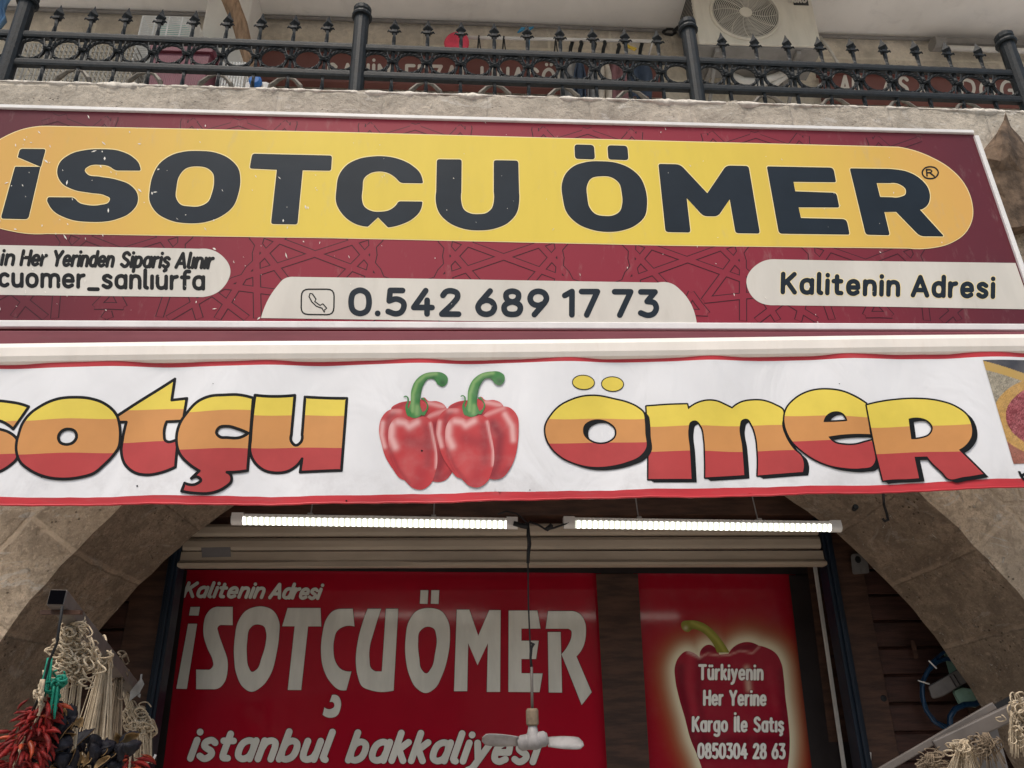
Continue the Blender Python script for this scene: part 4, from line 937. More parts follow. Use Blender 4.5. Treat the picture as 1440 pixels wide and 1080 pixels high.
def band_letter(m, loops, w_, b1, b2, shadow=None, k=0, outline=None):
    """Tricolour letter: black edge (and thrown block), then the fill cut into yellow, orange and red."""
    loops = [dense_loop(l, 3.0) for l in loops]; f = Flat()
    if shadow:
        for s_ in np.linspace(0, 1, 5): f.poly(*[l + np.array(shadow) * s_ for l in loops])
    f.grow(loops, w_); f.grid(7); m.flat(f, VM, .0018 + .0018 * k, 3)
    xs_ = np.concatenate(loops)[:, 0]; x0, x1 = xs_.min() - 4, xs_.max() + 4
    y1 = lambda x: b1[0] + (b1[1] - b1[0]) * (x - x0) / (x1 - x0) + .6 * np.sin((x - x0) * .06); y2 = lambda x: b2[0] + (b2[1] - b2[0]) * (x - x0) / (x1 - x0) + .6 * np.sin((x - x0) * .05 + 1)
    f = Flat().erode(loops, w_) if not shadow else Flat().erode(loops, .3)
    gx = np.linspace(x0, x1, 24)
    for y_ in (y1, y2): f.loops.append(np.vstack([np.stack([gx, y_(gx)], 1), np.stack([gx, y_(gx) + .02], 1)[::-1]]))
    f.grid(7); m.flat(f, VM, .0026 + .0018 * k, classify=lambda C: np.where(C[:, 1] < y1(C[:, 0]), 0, np.where(C[:, 1] < y2(C[:, 0]), 1, 2)))
m = MB(); W1 = 2.05
sL = [parse('247,315 117,503 60,460~ 0,432~ -70,440~ -60,490~ 0,503~ 80,530~ 150,590~ 165,660~ 155,755~ 90,820~ 0,870~ -120,900~ -250,880~ -250,720 -150,740~ -60,720~ -110,660~ -230,600~ -280,450~ -200,320~ -60,262~ 80,270~ 170,288~', 0, 520, 6)]
oL = [parse('640,240~ 780,250~ 880,285~ 985,385~ 1008,470~ 1012,570~ 1000,650~ 955,720~ 880,800~ 800,870~ 680,910~ 520,925~ 380,905~ 260,850~ 180,780~ 150,700~ 150,610~ 165,550~ 190,470~ 250,385~ 350,315~ 500,255~', 0, 520, 6), parse('590,508~ 640,525~ 655,565~ 630,615~ 570,637~ 520,620~ 505,580~ 530,530~', 0, 520, 6)]
tL = [parse('30,387 510,72 485,252 615,240 585,432 446,438 428,560~ 436,596~ 465,612~ 500,606~ 545,585 536,700 527,826 400,876~ 290,892~ 170,865~ 90,790~ 62,690~ 72,590~ 105,440 40,440 22,405', 160, 520, 6)]
cL = [parse('1176,238 1125,845 1040,860~ 955,864 985,885~ 992,930~ 930,995~ 820,1040~ 700,1045~ 580,1030 605,962 715,958~ 738,935~ 720,912~ 660,920 725,856 640,800~ 560,710~ 532,600~ 560,450~ 620,360~ 710,270~ 810,228~ 930,217~ 1060,214~', 160, 520, 6), parse('1132,532 1050,500~ 960,480~ 890,495~ 870,535~ 895,568~ 960,575~ 1060,572~', 160, 520, 6)]
uL = [parse('592,214 760,222~ 925,210 893,540 898,605~ 930,630~ 970,608~ 985,540 1010,222 1365,238 1320,848 968,858 985,745 930,810~ 860,850~ 770,862~ 660,840~ 580,770~ 547,690~ 552,580~', 260, 520, 6)]
band_letter(m, sL, W1, (593, 592.5), (640, 639.5), k=0); band_letter(m, oL, W1, (592.5, 588), (640, 636), k=1)
band_letter(m, tL, W1, (576.5, 575), (622.5, 620.5), k=0); band_letter(m, cL, W1, (580, 576), (632.5, 629.8), k=1); band_letter(m, uL, W1, (583, 583.5), (629, 629), k=0)
m.build('lettering', ['p_yellow', 'p_orange', 'p_red', 'ink'], val)
m = MB(); SH = (7.2, 4.6)
o2 = [parse('540,252~ 680,275~ 800,305~ 880,345~ 930,392~ 942,460~ 946,560~ 948,700~ 900,760~ 780,815~ 640,845~ 480,848~ 350,820~ 230,765~ 150,690~ 105,600~ 100,520~ 150,420~ 220,345~ 320,290~ 430,258~', 750, 515, 6), parse('550,450~ 640,475~ 695,530~ 695,590~ 640,640~ 570,655~ 480,630~ 425,570~ 430,500~ 480,462~', 750, 515, 6)]
mL = [parse('55,278 230,270 395,265 405,305 470,260~ 560,232~ 650,237~ 720,265~ 780,293 850,245~ 950,222~ 1050,224~ 1150,260~ 1215,305~ 1222,345~ 1208,420~ 1235,520~ 1300,630~ 1372,705~ 1378,832 1000,856 1000,650~ 985,530~ 950,430~ 910,380~ 865,390~ 850,440~ 870,600~ 890,852 550,880 548,700~ 540,560~ 515,450~ 465,402~ 420,420~ 408,470~ 420,650~ 435,894 65,900 70,600', 900, 525, 6)]
eL = [parse('500,138~ 620,155~ 720,195~ 825,257 850,400 868,512 740,512~ 510,537 560,585~ 640,603~ 740,600~ 830,575~ 882,562 905,650~ 912,740~ 890,775~ 790,800~ 640,798~ 500,770~ 380,715~ 290,650~ 210,570~ 160,470~ 145,370~ 165,290~ 230,215~ 330,160~ 420,140~', 1080, 525, 6), parse('467,412 490,360~ 560,325~ 620,335~ 666,402 570,410~', 1080, 525, 6)]
rL = [parse('100,378 300,338~ 470,325~ 640,345~ 770,395~ 850,460~ 885,540~ 885,620~ 850,680~ 795,720 978,905 820,930~ 715,940~ 670,890~ 600,820~ 560,768 470,768 505,930 400,935~ 320,936~ 235,945 180,740 140,560', 1200, 500, 5.4), parse('425,478 500,470~ 570,495~ 603,545~ 580,600~ 520,625~ 445,631', 1200, 500, 5.4)]
for cx_, cy_, rx_, ry_ in ((422, 140, 92, 58), (670, 146, 92, 60)):
    el = np.array([(750 + (cx_ + rx_ * math.cos(t)) / 6, 515 + (cy_ + ry_ * math.sin(t)) / 6) for t in np.linspace(0, 2 * math.pi, 33)[:-1]])
    band_letter(m, [el], 1.0, (600, 600), (620, 620), shadow=(.6, .4), k=0)
band_letter(m, o2, 2.1, (590, 588.5), (624.5, 621.5), SH, 1); band_letter(m, mL, 2.0, (600.3, 596), (635.5, 632.5), SH, 0)
band_letter(m, eL, 2.1, (583.5, 586.5), (619.5, 619.5), SH, 1); band_letter(m, rL, 2.0, (601, 596.8), (637.5, 634.5), SH, 2)
m.build('lettering', ['p_yellow', 'p_orange', 'p_red', 'ink'], val)

# pictures printed on the valance
def blobs(v, base, B):
    """Soft printed tones: base colour and brush strokes (path, width, colour, strength)."""
    c = np.tile(np.array(base, float), (len(v), 1))
    for path, w_, col, st in B:
        P = np.array(path, float); d = dist(v, P, False) if len(P) > 1 else np.linalg.norm(v - P[0], axis=1)
        a = (np.exp(-(d / (w_ * .8)) ** 2) * st)[:, None]; c = c * (1 - a) + np.array(col) * a
    return c
def picture(m, loops, base, B, off, mp=VM, step=2.2, mi=0):
    f = Flat().poly(*loops).grid(step); m.flat(f, mp, off, mi, color=lambda v: blobs(v, base, B))
RD, DK, PK, MD = (.50, .045, .05), (.20, .018, .028), (.80, .50, .48), (.36, .03, .04)
m = MB()
def sc(s_): return [parse(q, 520, 515, 6) for q in s_.split('/')]
def pt(*a): return [(520 + x / 6, 515 + y / 6) for x, y in a]
for dx, kk in ((0, 0), (480, 1)):
    D = lambda *a: pt(*[(x + dx, y - (10 if dx else 0)) for x, y in a])
    def L_(s_): return [l + ((dx / 6, -10 / 6) if dx else (0, 0)) for l in sc(s_)]
    b = .0016 + .0024 * kk
    picture(m, L_('180,365~ 240,315~ 320,295~ 420,290~ 455,262~ 490,290~ 570,295~ 630,325~ 650,360~ 560,420~ 400,440~ 250,420~'), RD, [(D((200, 360), (330, 300)), 3.5, DK, .5), (D((500, 310), (620, 340)), 4, PK, .6), (D((330, 400), (480, 420)), 9, DK, .55)], b)
    picture(m, L_('480,420~ 600,355~ 700,365~ 760,430~ 775,560~ 770,650~ 740,800~ 690,900~ 640,955~ 570,972~ 520,960~ 500,700~'), RD, [(D((560, 500), (620, 600), (600, 800), (560, 930)), 10, DK, .8), (D((660, 420), (720, 520), (730, 640)), 5, PK, .75), (D((500, 420), (650, 365)), 4, PK, .45), (D((690, 880), (600, 965)), 7, DK, .5)], b + .0005)
    picture(m, L_('250,360~ 160,375~ 100,440~ 78,540~ 100,660~ 130,760~ 190,860~ 270,950~ 420,900~ 420,450~'), RD, [(D((110, 480), (100, 580), (125, 680)), 4, PK, .75), (D((200, 400), (160, 440), (165, 600), (190, 760), (240, 880)), 5, DK, .55), (D((190, 380), (250, 380)), 5, PK, .4)], b + .0010)
    picture(m, L_('215,440~ 260,425~ 340,455~ 380,440~ 470,425~ 520,460~ 540,560~ 565,700~ 570,800~ 550,900~ 510,990~ 430,1036~ 370,1025~ 300,965~ 220,860~ 175,740~ 155,620~ 170,500~'), RD, [
        (D((185, 500), (180, 600), (215, 680)), 7, PK, .8), (D((240, 470), (300, 480), (330, 510), (400, 470)), 6, PK, .75), (D((510, 480), (535, 600), (562, 720), (560, 850)), 2.6, PK, .75),
        (D((480, 520), (500, 680), (490, 820)), 8, DK, .5), (D((330, 620), (450, 660)), 12, DK, .45), (D((430, 900), (400, 1000)), 16, MD, .6), (D((320, 800), (330, 900)), 12, (.56, .10, .10), .5), (D((170, 700), (240, 860), (330, 980)), 3, DK, .5)], b + .0015)
    GR, GD, GL_ = (.045, .20, .05), (.012, .07, .02), (.28, .46, .16)
    picture(m, L_('330,420~ 345,300~ 352,200~ 390,120~ 460,68~ 540,52~ 620,60~ 655,90~ 655,135~ 615,172~ 575,155~ 545,115~ 500,110~ 455,160~ 432,240~ 425,330~ 440,400~ 400,432~'), GR, [(D((360, 380), (365, 240), (400, 140), (470, 80), (560, 66)), 3.2, GL_, .7), (D((425, 330), (432, 220), (470, 130), (540, 100)), 4.0, GD, .6), (D((615, 140),), 6, GD, .8), (D((395, 400), (400, 340)), 4, GL_, .6)], b + .0020, step=1.6)
    for s_ in ('335,420~ 300,340~ 318,290~ 310,260~ 285,262~ 300,250~ 325,262~ 330,300~ 320,340~ 350,400~', '430,400~ 470,370~ 482,330~ 460,290~ 432,270~ 445,265~ 480,300~ 495,340~ 480,380~ 450,415~'):
        picture(m, L_(s_), GR, [], b + .0021, step=1.6)
m.build('pepper_picture', 'print', val)
m = MB()
for x, y, r_ in ((593, 633, 1.6), (194, 684, 1.5), (487, 704, 1.4), (830, 560, .8), (300, 540, .7), (1180, 540, .8), (915, 672, .8), (60, 672, .9), (745, 690, .9)):
    m.flat(Flat().poly(px(*[(x + r_ * (1 + .4 * math.sin(3 * t + x)) * math.cos(t), y + r_ * .8 * math.sin(t)) for t in np.linspace(0, 6.28, 9)[:-1]])), VM, .0042 if y == 633 else .0020)
m.build('burn_mark', 'ink', val)
m = MB()
pl = px((1380.5, 507.5), (1424, 653), (1512, 647), (1500, 505)); f = Flat().poly(pl).grid(0.95)
def spice(v):
    x, y = v[:, 0], v[:, 1]; r_ = np.sqrt(((x - 1492) / 92) ** 2 + ((y - 585) / 56) ** 2)
    c = np.tile(np.array((.05, .05, .06)), (len(v), 1)); jx = x + 1.6 * np.sin(y * 1.7) + .9 * np.sin(x * 2.3 + y); q3 = np.floor(jx / 2.4) * 57.3 + np.floor((y + 1.3 * np.sin(x * 1.9)) / 2.1) * 131.7; nz = np.modf(np.abs(np.sin(q3) * 43758.5))[0][:, None]
    t = ((y - 515) - (x - 1383) * .28)
    c[(np.abs(t) < 6)] = (.48, .31, .09); mk_ = (t > 6) & (r_ > 1.05) & (y < 590); c[mk_] = (np.array((.17, .15, .11)) + nz * (.26, .23, .18))[mk_]
    c[y > 632] = (.25, .20, .10)
    rim = (r_ > .86) & (r_ <= 1.06); c[rim] = (np.array((.48, .28, .085)) * (.75 + .5 * nz))[rim]
    q = (r_ > 1.06) & (r_ < 1.45) & (y > 590); c[q] = (np.array((.30, .11, .075)) * (.7 + .6 * nz))[q]
    fl_ = r_ <= .86; c[fl_] = (np.array((.17, .025, .03)) + nz ** 2.2 * (.32, .12, .13))[fl_]
    return c
m.flat(f, VM, .0022, color=spice)
m.build('spice_picture', 'print', val)
m = MB(); m.flat(Flat().poly(px((1430, 663), (1433.5, 663), (1436, 667), (1441, 664), (1444, 665), (1438, 671), (1443, 676), (1438, 676), (1433, 670))), VM, .0022); m.build('small_lettering', 'ink', val)

# ================================================================ UNDER THE ARCH
def lamp(a, b, lb):
    a, b = Vector(a), Vector(b); t = thing('batten_light', (a + b) / 2, lb, 'light', 'lit batten lights under the awning')
    d = (b - a).normalized(); q8 = .72
    m = MB(); m.sweep([(-.026 * q8, .012 * q8), (.026 * q8, .012 * q8), (.024 * q8, .032 * q8), (-.024 * q8, .032 * q8)], a - d * .03, b + d * .03); m.build('housing', 'plastic_white', t)
    n_ = 9; pr = [(-.030, .011)] + [(-.031 * math.cos(q), -.004 - .026 * math.sin(q)) for q in np.linspace(0, math.pi, n_)] + [(.030, .011)]; pr = [(u * q8, w_ * q8) for u, w_ in pr]
    m = MB(); m.sweep(pr, a, b); m.build('diffuser', 'led', t)
    for e, s_ in ((a, -1), (b, 1)):
        m = MB(); m.sweep([(u * 1.1, w_ * 1.12) for u, w_ in pr + [(.026 * q8, .034 * q8), (-.026 * q8, .034 * q8)]], e + d * s_ * .0005, e + d * s_ * .05); m.build('end_cap', 'plastic_white', t)
    for kx in (.25, .72):
        m = MB(); c = a.lerp(b, kx); m.bar((c.x - .010, c.y, c.z + .026), (c.x + .010, c.y, c.z + .026), .045, .010); m.tube([(c.x, c.y, c.z + .028), (c.x, c.y + .04, c.z + .2)], .003, 4); m.build('clip', 'plastic_grey', t)
_l = [at(x, y, -.2) for x, y in ((343, 731), (712, 736.5), (808, 736), (1166, 741))]
lamp(_l[0], _l[1], 'lit white batten light at the label end of the roller shutter')
lamp(_l[2], _l[3], 'lit white batten light above the pepper poster')
P = Plane(-.22); m = MB()
m.tube([P(700, 723), P(712, 719), P(726, 722), P(736, 730), P(742, 737)], .004, 6); m.tube([P(744, 734), P(757, 738), P(768, 745), P(780, 742), P(800, 735)], .005, 6); m.tube([P(768, 745), P(773, 741), P(776, 738)], .011, 6)
m.tube([P(722, 736), P(733, 739), P(742, 741)], .012, 6)
tag(m.build('lamp_wire', 'black', smooth=True), 'thin black wiring joining the two batten lights', 'wire')

sh = thing('roller_shutter', (.22, .82, 2.36), 'raised ivory roller shutter with a dented bottom bar', 'shutter')
m = MB(); x0, x1 = -1.60, 2.05; z = 2.452; V = []
for i in range(2):
    zb = z + i * .080; pr = [(.0, .002), (.012, .006), (.020, .022), (.020, .056), (.010, .072), (.0, .076), (-.02, .076), (-.02, .002)]
    m.sweep(pr, (x0, .82, zb), (x1, .82, zb - .006))
m.build('slat', 'shutter', sh)
m = MB(); V = []; N_ = 60
for i in range(N_ + 1):
    x = x0 - .006 + (x1 - x0 + .012) * i / N_; dent = .018 * math.exp(-((x + .72) / .28) ** 2) + .010 * math.exp(-((x + .45) / .1) ** 2); zz = 2.362 - .004 * (x - x0)
    V += [(x, .805, zz + .088), (x, .802, zz + .040), (x, .790 + dent, zz + .030 + dent * .8), (x, .775 + dent * 1.4, zz + .020 + dent * .6), (x, .775 + dent, zz + .004), (x, .800, zz), (x, .84, zz), (x, .84, zz + .088)]
m.add(V, [(i * 8 + j, i * 8 + (j + 1) % 8, (i + 1) * 8 + (j + 1) % 8, (i + 1) * 8 + j) for i in range(N_) for j in range(8)] + [tuple(range(8))[::-1], tuple(range(N_ * 8, N_ * 8 + 8))])
m.build('bottom_bar', 'shutter', sh)
m = MB(); P = Plane(.802); prism(m, px((283, 770), (324, 769), (325, 783), (284, 784)), P, -.001, .002); m.build('label_plate', 'sticker', sh)
for x in (-1.634, 2.088):
    m = MB(); m.box((x - .030, .79, 0), (x + .030, .90, 2.66)); m.box((x - .010, .775, 0), (x + .014, .7895, 2.66)); m.build('guide_rail', 'rail_blue', sh, bevel=.006)

# shop front behind: frames and posters
PP = Plane(1.2, 1.6)
front = thing('timber_screen', (.2, 1.2, 0), 'dark timber shop front frame holding the two red posters', 'shop front')
def fbar(name, lp, mt, o1=.05): 
    m = MB(); prism(m, lp, PP, -.05, o1); return m.build(name, mt, front)
fbar('head_rail', px((120, 770), (1300, 770), (1300, 808.5), (840, 806), (258, 801.5), (120, 800)), 'frame_dark')
fbar('stile', px((120, 801), (263.5, 802), (190, 1400), (60, 1400)), 'frame_dark', .048); fbar('stile', px((1109, 809), (1300, 809), (1330, 1400), (1180, 1400)), 'frame_dark', .048)
fbar('mullion', px((838, 807), (897, 807), (933, 1400), (872, 1400)), 'wood', .046)
m = MB(); prism(m, px((1135, 797), (1300, 797), (1340, 1400), (1210, 1400)), Plane(1.13), -.03, .0); m.build('stile', 'wood', front)
p1 = thing('red_poster', (-.4, 1.2, 1.0), 'wide glossy red poster with large white lettering behind the hanging fan', 'poster')
m = MB(); m.flat(Flat().poly(px((225, 795), (845, 800), (880, 1300), (170, 1300))).grid(60), PP, 0); m.build('sheet', 'poster_red', p1)
LET = [(230, 800, 5.142, ['195,275 263,275 252,338 184,336']), (230, 800, 5.142, ['178,397 243,397 168,868 92,866']),
 (230, 800, 5.142, ['500,275 500,407 412,405 390,425~ 395,455~ 430,560~ 462,660~ 462,740~ 440,820~ 400,862~ 350,870 236,870 236,728 330,730 358,702~ 355,660~ 320,580~ 290,480~ 290,400~ 310,330~ 355,283~ 410,275']),
 (230, 800, 5.142, ['715,272~ 790,300~ 835,380~ 835,480~ 815,620~ 775,760~ 710,850~ 630,888~ 570,850~ 530,770~ 510,640~ 515,500~ 540,380~ 600,300~ 660,276~', '690,402~ 725,415~ 742,460~ 738,540~ 710,640~ 670,730~ 640,745~ 615,710~ 602,620~ 605,520~ 625,430~ 655,405~']),
 (230, 800, 5.142, ['897,283 1135,283 1140,416 1045,416 995,876 898,875 948,415 858,415']),
 (430, 810, 5.142, ['340,237 352,365 270,368~ 225,400~ 205,460~ 200,540~ 215,620~ 250,670~ 290,688~ 330,690 293,826 250,825~ 180,770~ 125,660~ 110,540~ 120,420~ 150,310~ 195,255~ 250,238']),
 (430, 810, 5.142, ['190,860 230,865~ 252,900~ 250,960~ 225,1010~ 180,1025~ 122,1003 135,950 180,962~ 205,945~ 200,915~ 172,912']),
 (430, 810, 5.142, ['448,237 545,237 490,410~ 465,500~ 460,600~ 475,670~ 505,690 550,690 580,237 668,237 635,828 470,826~ 410,800~ 375,720~ 362,620~ 375,480~ 410,340~']),
 (430, 810, 5.142, ['830,103 886,103 880,202 825,200']), (430, 810, 5.142, ['908,103 965,103 960,202 904,200']),
 (430, 810, 5.142, ['890,232~ 980,255~ 1030,330~ 1042,450~ 1025,590~ 985,720~ 930,815~ 868,846~ 800,810~ 750,720~ 722,590~ 722,450~ 745,330~ 800,255~', '880,366~ 925,380~ 945,440~ 935,560~ 905,670~ 870,705~ 840,680~ 820,590~ 812,480~ 825,400~']),
 (620, 810, 5.142, ['115,243 205,243 270,432 350,247 432,247 428,838 332,838 340,485 265,645 197,485 190,833 95,833']),
 (620, 810, 5.142, ['490,250 697,250 720,380 582,380 582,468 707,468 688,600 582,600 582,703 735,705 713,840 488,838']),
 (620, 810, 5.142, ['776,254 930,254 1000,272~ 1040,330~ 1048,420~ 1025,520~ 980,582 1090,840 1018,933 872,565 920,500~ 945,430~ 942,395~ 918,381 758,381']), (620, 810, 5.142, ['773,405 866,405 876,843 780,842'])]
m = MB()
for i, (ox, oy, s_, S_) in enumerate(LET):
    Ls = [parse(q, ox, oy, s_) for q in S_]; m.flat(Flat().grow(Ls, .8), PP, .0015, 1); m.flat(Flat().poly(*Ls), PP, .0030)
m.build('brand_lettering', ['poster_white', 'poster_dark'], p1)
m = MB(); write(m, PP, 'Kalitenin', (256, 838.5), (370, 840.2), 13.0, 2.35, .003, 0, gap=.34, slant=.38, edge=(.6, 1)); write(m, PP, 'Adresi', (377, 840.4), (449, 841.6), 13.0, 2.35, .003, 0, gap=.30, slant=.36, edge=(.6, 1)); m.build('slogan_lettering', ['poster_white', 'poster_dark'], p1)
m = MB(); write(m, PP, 'istanbul', (263, 1066.5), (461, 1068.3), 26, 4.7, .003, 0, gap=.38, slant=.36, edge=(1.0, 1)); write(m, PP, 'bakkaliyesi', (485, 1069), (754, 1071.5), 26, 4.7, .003, 0, gap=.38, slant=.34, edge=(1.0, 1)); m.build('city_lettering', ['poster_white', 'poster_dark'], p1)

p2 = thing('pepper_poster', (1.5, 1.2, 1.0), 'narrow glossy red poster with a large glowing red pepper', 'poster')
m = MB()
def w6(*a): return [(920 + x / 4.696, 850 + y / 4.696) for x, y in a]
pep = parse('300,350 260,320~ 215,308~ 165,345~ 137,410~ 140,500~ 165,620~ 200,740~ 240,890~ 290,1010~ 340,1150~ 420,1300~ 600,1400~ 760,1330~ 850,1200~ 885,1050~ 895,900~ 885,760~ 865,600~ 855,480~ 840,390~ 800,320~ 740,285~ 690,272 610,248~ 540,270~ 490,325 430,332 415,300~ 360,266~ 315,292~', 920, 850, 4.696)
def glow(v):
    d = dist(v, pep); i_ = inside(v, [pep]); d = np.where(i_, 0, d)
    c = np.tile(np.array((.33, .007, .021)), (len(v), 1)); a = np.exp(-(d / 26) ** 2)[:, None] * .9; c = c * (1 - a) + np.array((.34, .14, .035)) * a
    a = np.exp(-(d / 11) ** 1.6)[:, None]; return c * (1 - a) + np.array((.78, .72, .52)) * a
m.flat(Flat().poly(px((890, 800), (1118, 802), (1175, 1300), (925, 1300))).grid(3.6), PP, 0, color=glow); m.build('sheet', 'poster_print', p2)
m = MB(); PR, PD = (.30, .012, .03), (.10, .004, .014)
picture(m, [pep], PR, [(w6((170, 420), (180, 560), (250, 850)), 9, PD, .6), (w6((300, 360), (290, 600), (330, 900)), 7, PD, .45), (w6((240, 340), (230, 500), (270, 760)), 7, (.42, .03, .05), .6), (w6((840, 450), (860, 700), (870, 950)), 8, (.16, .008, .02), .6),
    (w6((760, 420), (800, 700)), 6, (.40, .025, .045), .5), (w6((610, 420), (625, 560)), 5, (.75, .6, .45), .55), (w6((240, 900), (890, 890)), 9, PD, .5), (w6((250, 980), (880, 980)), 14, PD, .55),
    (w6((225, 312), (300, 346)), 3, (.66, .45, .40), .8), (w6((300, 352), (350, 325), (430, 338), (500, 332), (570, 305), (650, 322), (695, 278)), 1.6, (.62, .30, .26), .9), (w6((330, 300), (400, 290)), 6, PD, .55), (w6((530, 290), (660, 275)), 6, PD, .5)], .002, PP, 2.6)
stem = parse('182,118~ 230,106~ 300,114~ 380,162~ 440,230~ 498,318 415,318 370,235~ 310,180~ 250,165~ 225,182~ 190,168~', 920, 850, 4.696)
picture(m, [stem], (.24, .23, .035), [(w6((250, 120), (340, 160), (420, 240), (470, 318)), 3, (.42, .40, .08), .7), (w6((240, 160), (320, 190), (390, 290)), 3, (.10, .10, .01), .6), (w6((208, 155)), 3.4, (.55, .48, .32), .9)], .0035, PP, 1.6)
m.build('pepper_picture', 'poster_print', p2)
m = MB()
for tx, a, b, yb in (('Türkiyenin', 290, 722, 499), ('Her Yerine', 322, 742, 668), ('Kargo İle Satış', 248, 858, 842), ('0850304 28 63', 284, 868, 1019)):
    (xa, ya), (xb, _) = w6((a, yb), (b, yb)); big = 15.4 if tx[0] != '0' else 15.6
    write(m, PP, tx, (xa, ya - 1.6), (xb, ya - 1.0), big - 2.4, 1.95, .0045, 0, gap=.42 if tx[0] != '0' else .38, edge=(.75, 1))
m.build('lettering', ['poster_text', 'poster_dark'], p2)
m = MB(); P = Plane(1.09); a, b = P(1146, 797), P(1193, 1120); m.bar(a, b, .017, .018, Vector((0, -1, 0)))
tag(m.build('cable_trunking', 'plastic_white'), 'thin white cable strip running down beside the pepper poster', 'cable strip')

# timber cladding each side
def cladding(lb, stiles, spans):
    t = thing('plank_cladding', ((stiles[0][0] + stiles[-1][1]) / 2, .9, 0), lb, 'wall panel'); m = MB()
    for a, b in spans:
        for i in range(23):
            z = .02 + i * .145; m.sweep([(0, 0), (.014, .0), (.020, .004), (.020, .128), (.006, .1425), (0, .1425)], (a, .88, z), (b, .88, z))
    m.build('plank', 'wood_v', t)
    for a, b in stiles: m = MB(); m.box((a, .845, 0), (b, .905, 3.4)); m.build('stile', 'wood', t, bevel=.004)
    m = MB(); m.box((stiles[0][0], .885, 0), (stiles[-1][1], .93, 3.4)); m.build('backing', 'frame_dark', t); return t
cladding('dark brown plank cladding behind the string bundles and the steel bar', [(-3.0, -2.9), (-1.86, -1.668)], [(-2.9, -1.86)])
cladding('dark brown plank cladding behind the blue hose and the grey box', [(2.12, 2.30), (2.74, 2.84), (3.25, 3.35)], [(2.30, 2.74), (2.84, 3.25)])
m = MB(); P = Plane(.86); prism(m, parse('1196,779:5 1218,778:5 1223,806:4 1199,808:4'), P, -.01, .045); prism(m, parse('1205,783~ 1210,787~ 1208,791~ 1203,787~'), P, .045, .055, 1)
tag(m.build('junction_box', ['box_grey', 'black'], bevel=.006), 'small grey junction box on the plank cladding under the arch', 'box')
P = Plane(.858); m = MB(); prism(m, parse('1280,900:4 1286,900:4 1292,925:4 1286,927:4'), P, -.01, .04); tag(m.build('door_pull', 'wood', bevel=.006), 'dark wooden pull handle fixed on the plank cladding', 'handle')
m = MB(); c = P(1241, 982); m.lathe([(.020, 0), (.020, .012), (.012, .016)], c, (0, -1, 0), 14); tag(m.build('knob', 'black'), 'round black knob on the plank cladding beside the blue hose', 'knob')

# fan on its cord
fan = thing('hanging_fan', (.25, -.19, 1.40), 'small grey two-bladed fan hanging on a black cord before the red poster', 'fan')
P = Plane(-.19); m = MB()
m.tube([P(742.5, 735), P(743, 752), P(744.5, 765), P(743, 778), P(742.5, 792)], [.005, .009, .009, .008, .007], 6); m.tube([P(742.5, 790), P(743, 850), P(745.5, 905), P(746.5, 944)], .0034, 6); m.tube([P(746, 904), P(750, 906), P(747, 911), P(746, 926), P(748, 938)], [.006, .009, .007, .006, .005], 6)
m.build('cord', 'black', fan, smooth=True)
m = MB(); m.tube([P(747.5, 938), P(748.5, 1000)], .006, 8); m.build('rod', 'steel', fan, smooth=True)
m = MB(); c = P(748.8, 1020); m.lathe([(.022, 0), (.0255, .006), (.0255, .055), (.020, .064)], c, n=16); m.build('socket', 'string_old', fan)
m = MB(); a = P(748.8, 1020); c = P(749.5, 1044); m.lathe([(.018, a.z - c.z), (.022, (a.z - c.z) * .6), (.036, .016), (.039, -.0), (.036, -.020), (.016, -.027)], c, n=18)
h1 = P(770, 1038); h0 = P(728, 1046); m.tube([h0, h0.lerp(h1, .12), h0.lerp(h1, .9), h1], [.018, .030, .030, .020], 14)
m.build('motor_hub', 'fan_grey', fan, smooth=True)
def blade(x0, y0, x1, y1, s_):
    m = MB(); a, b = P(x0, y0), P(x1, y1); V = []
    for j in range(11):
        t = j / 10; c = a.lerp(b, t); hw = (.017 + .006 * math.sin(t * 2.6)) * (1 if t < .85 else math.sqrt(max(.02, 1 - ((t - .85) / .16) ** 2)))
        for i in range(5):
            u = i / 4 - .5; V.append(c + Vector((0, u * .035 * s_, -u * hw * 2 + .004 * (1 - 4 * u * u))))
    m.add(V, [(j * 5 + i, j * 5 + i + 1, (j + 1) * 5 + i + 1, (j + 1) * 5 + i) for j in range(10) for i in range(4)])
    o = m.build('blade', 'fan_grey', fan, smooth=True); q = o.modifiers.new('t', 'SOLIDIFY'); q.thickness = .003
blade(729, 1042, 678, 1039.5, 1); blade(770, 1043, 820, 1045, -1)

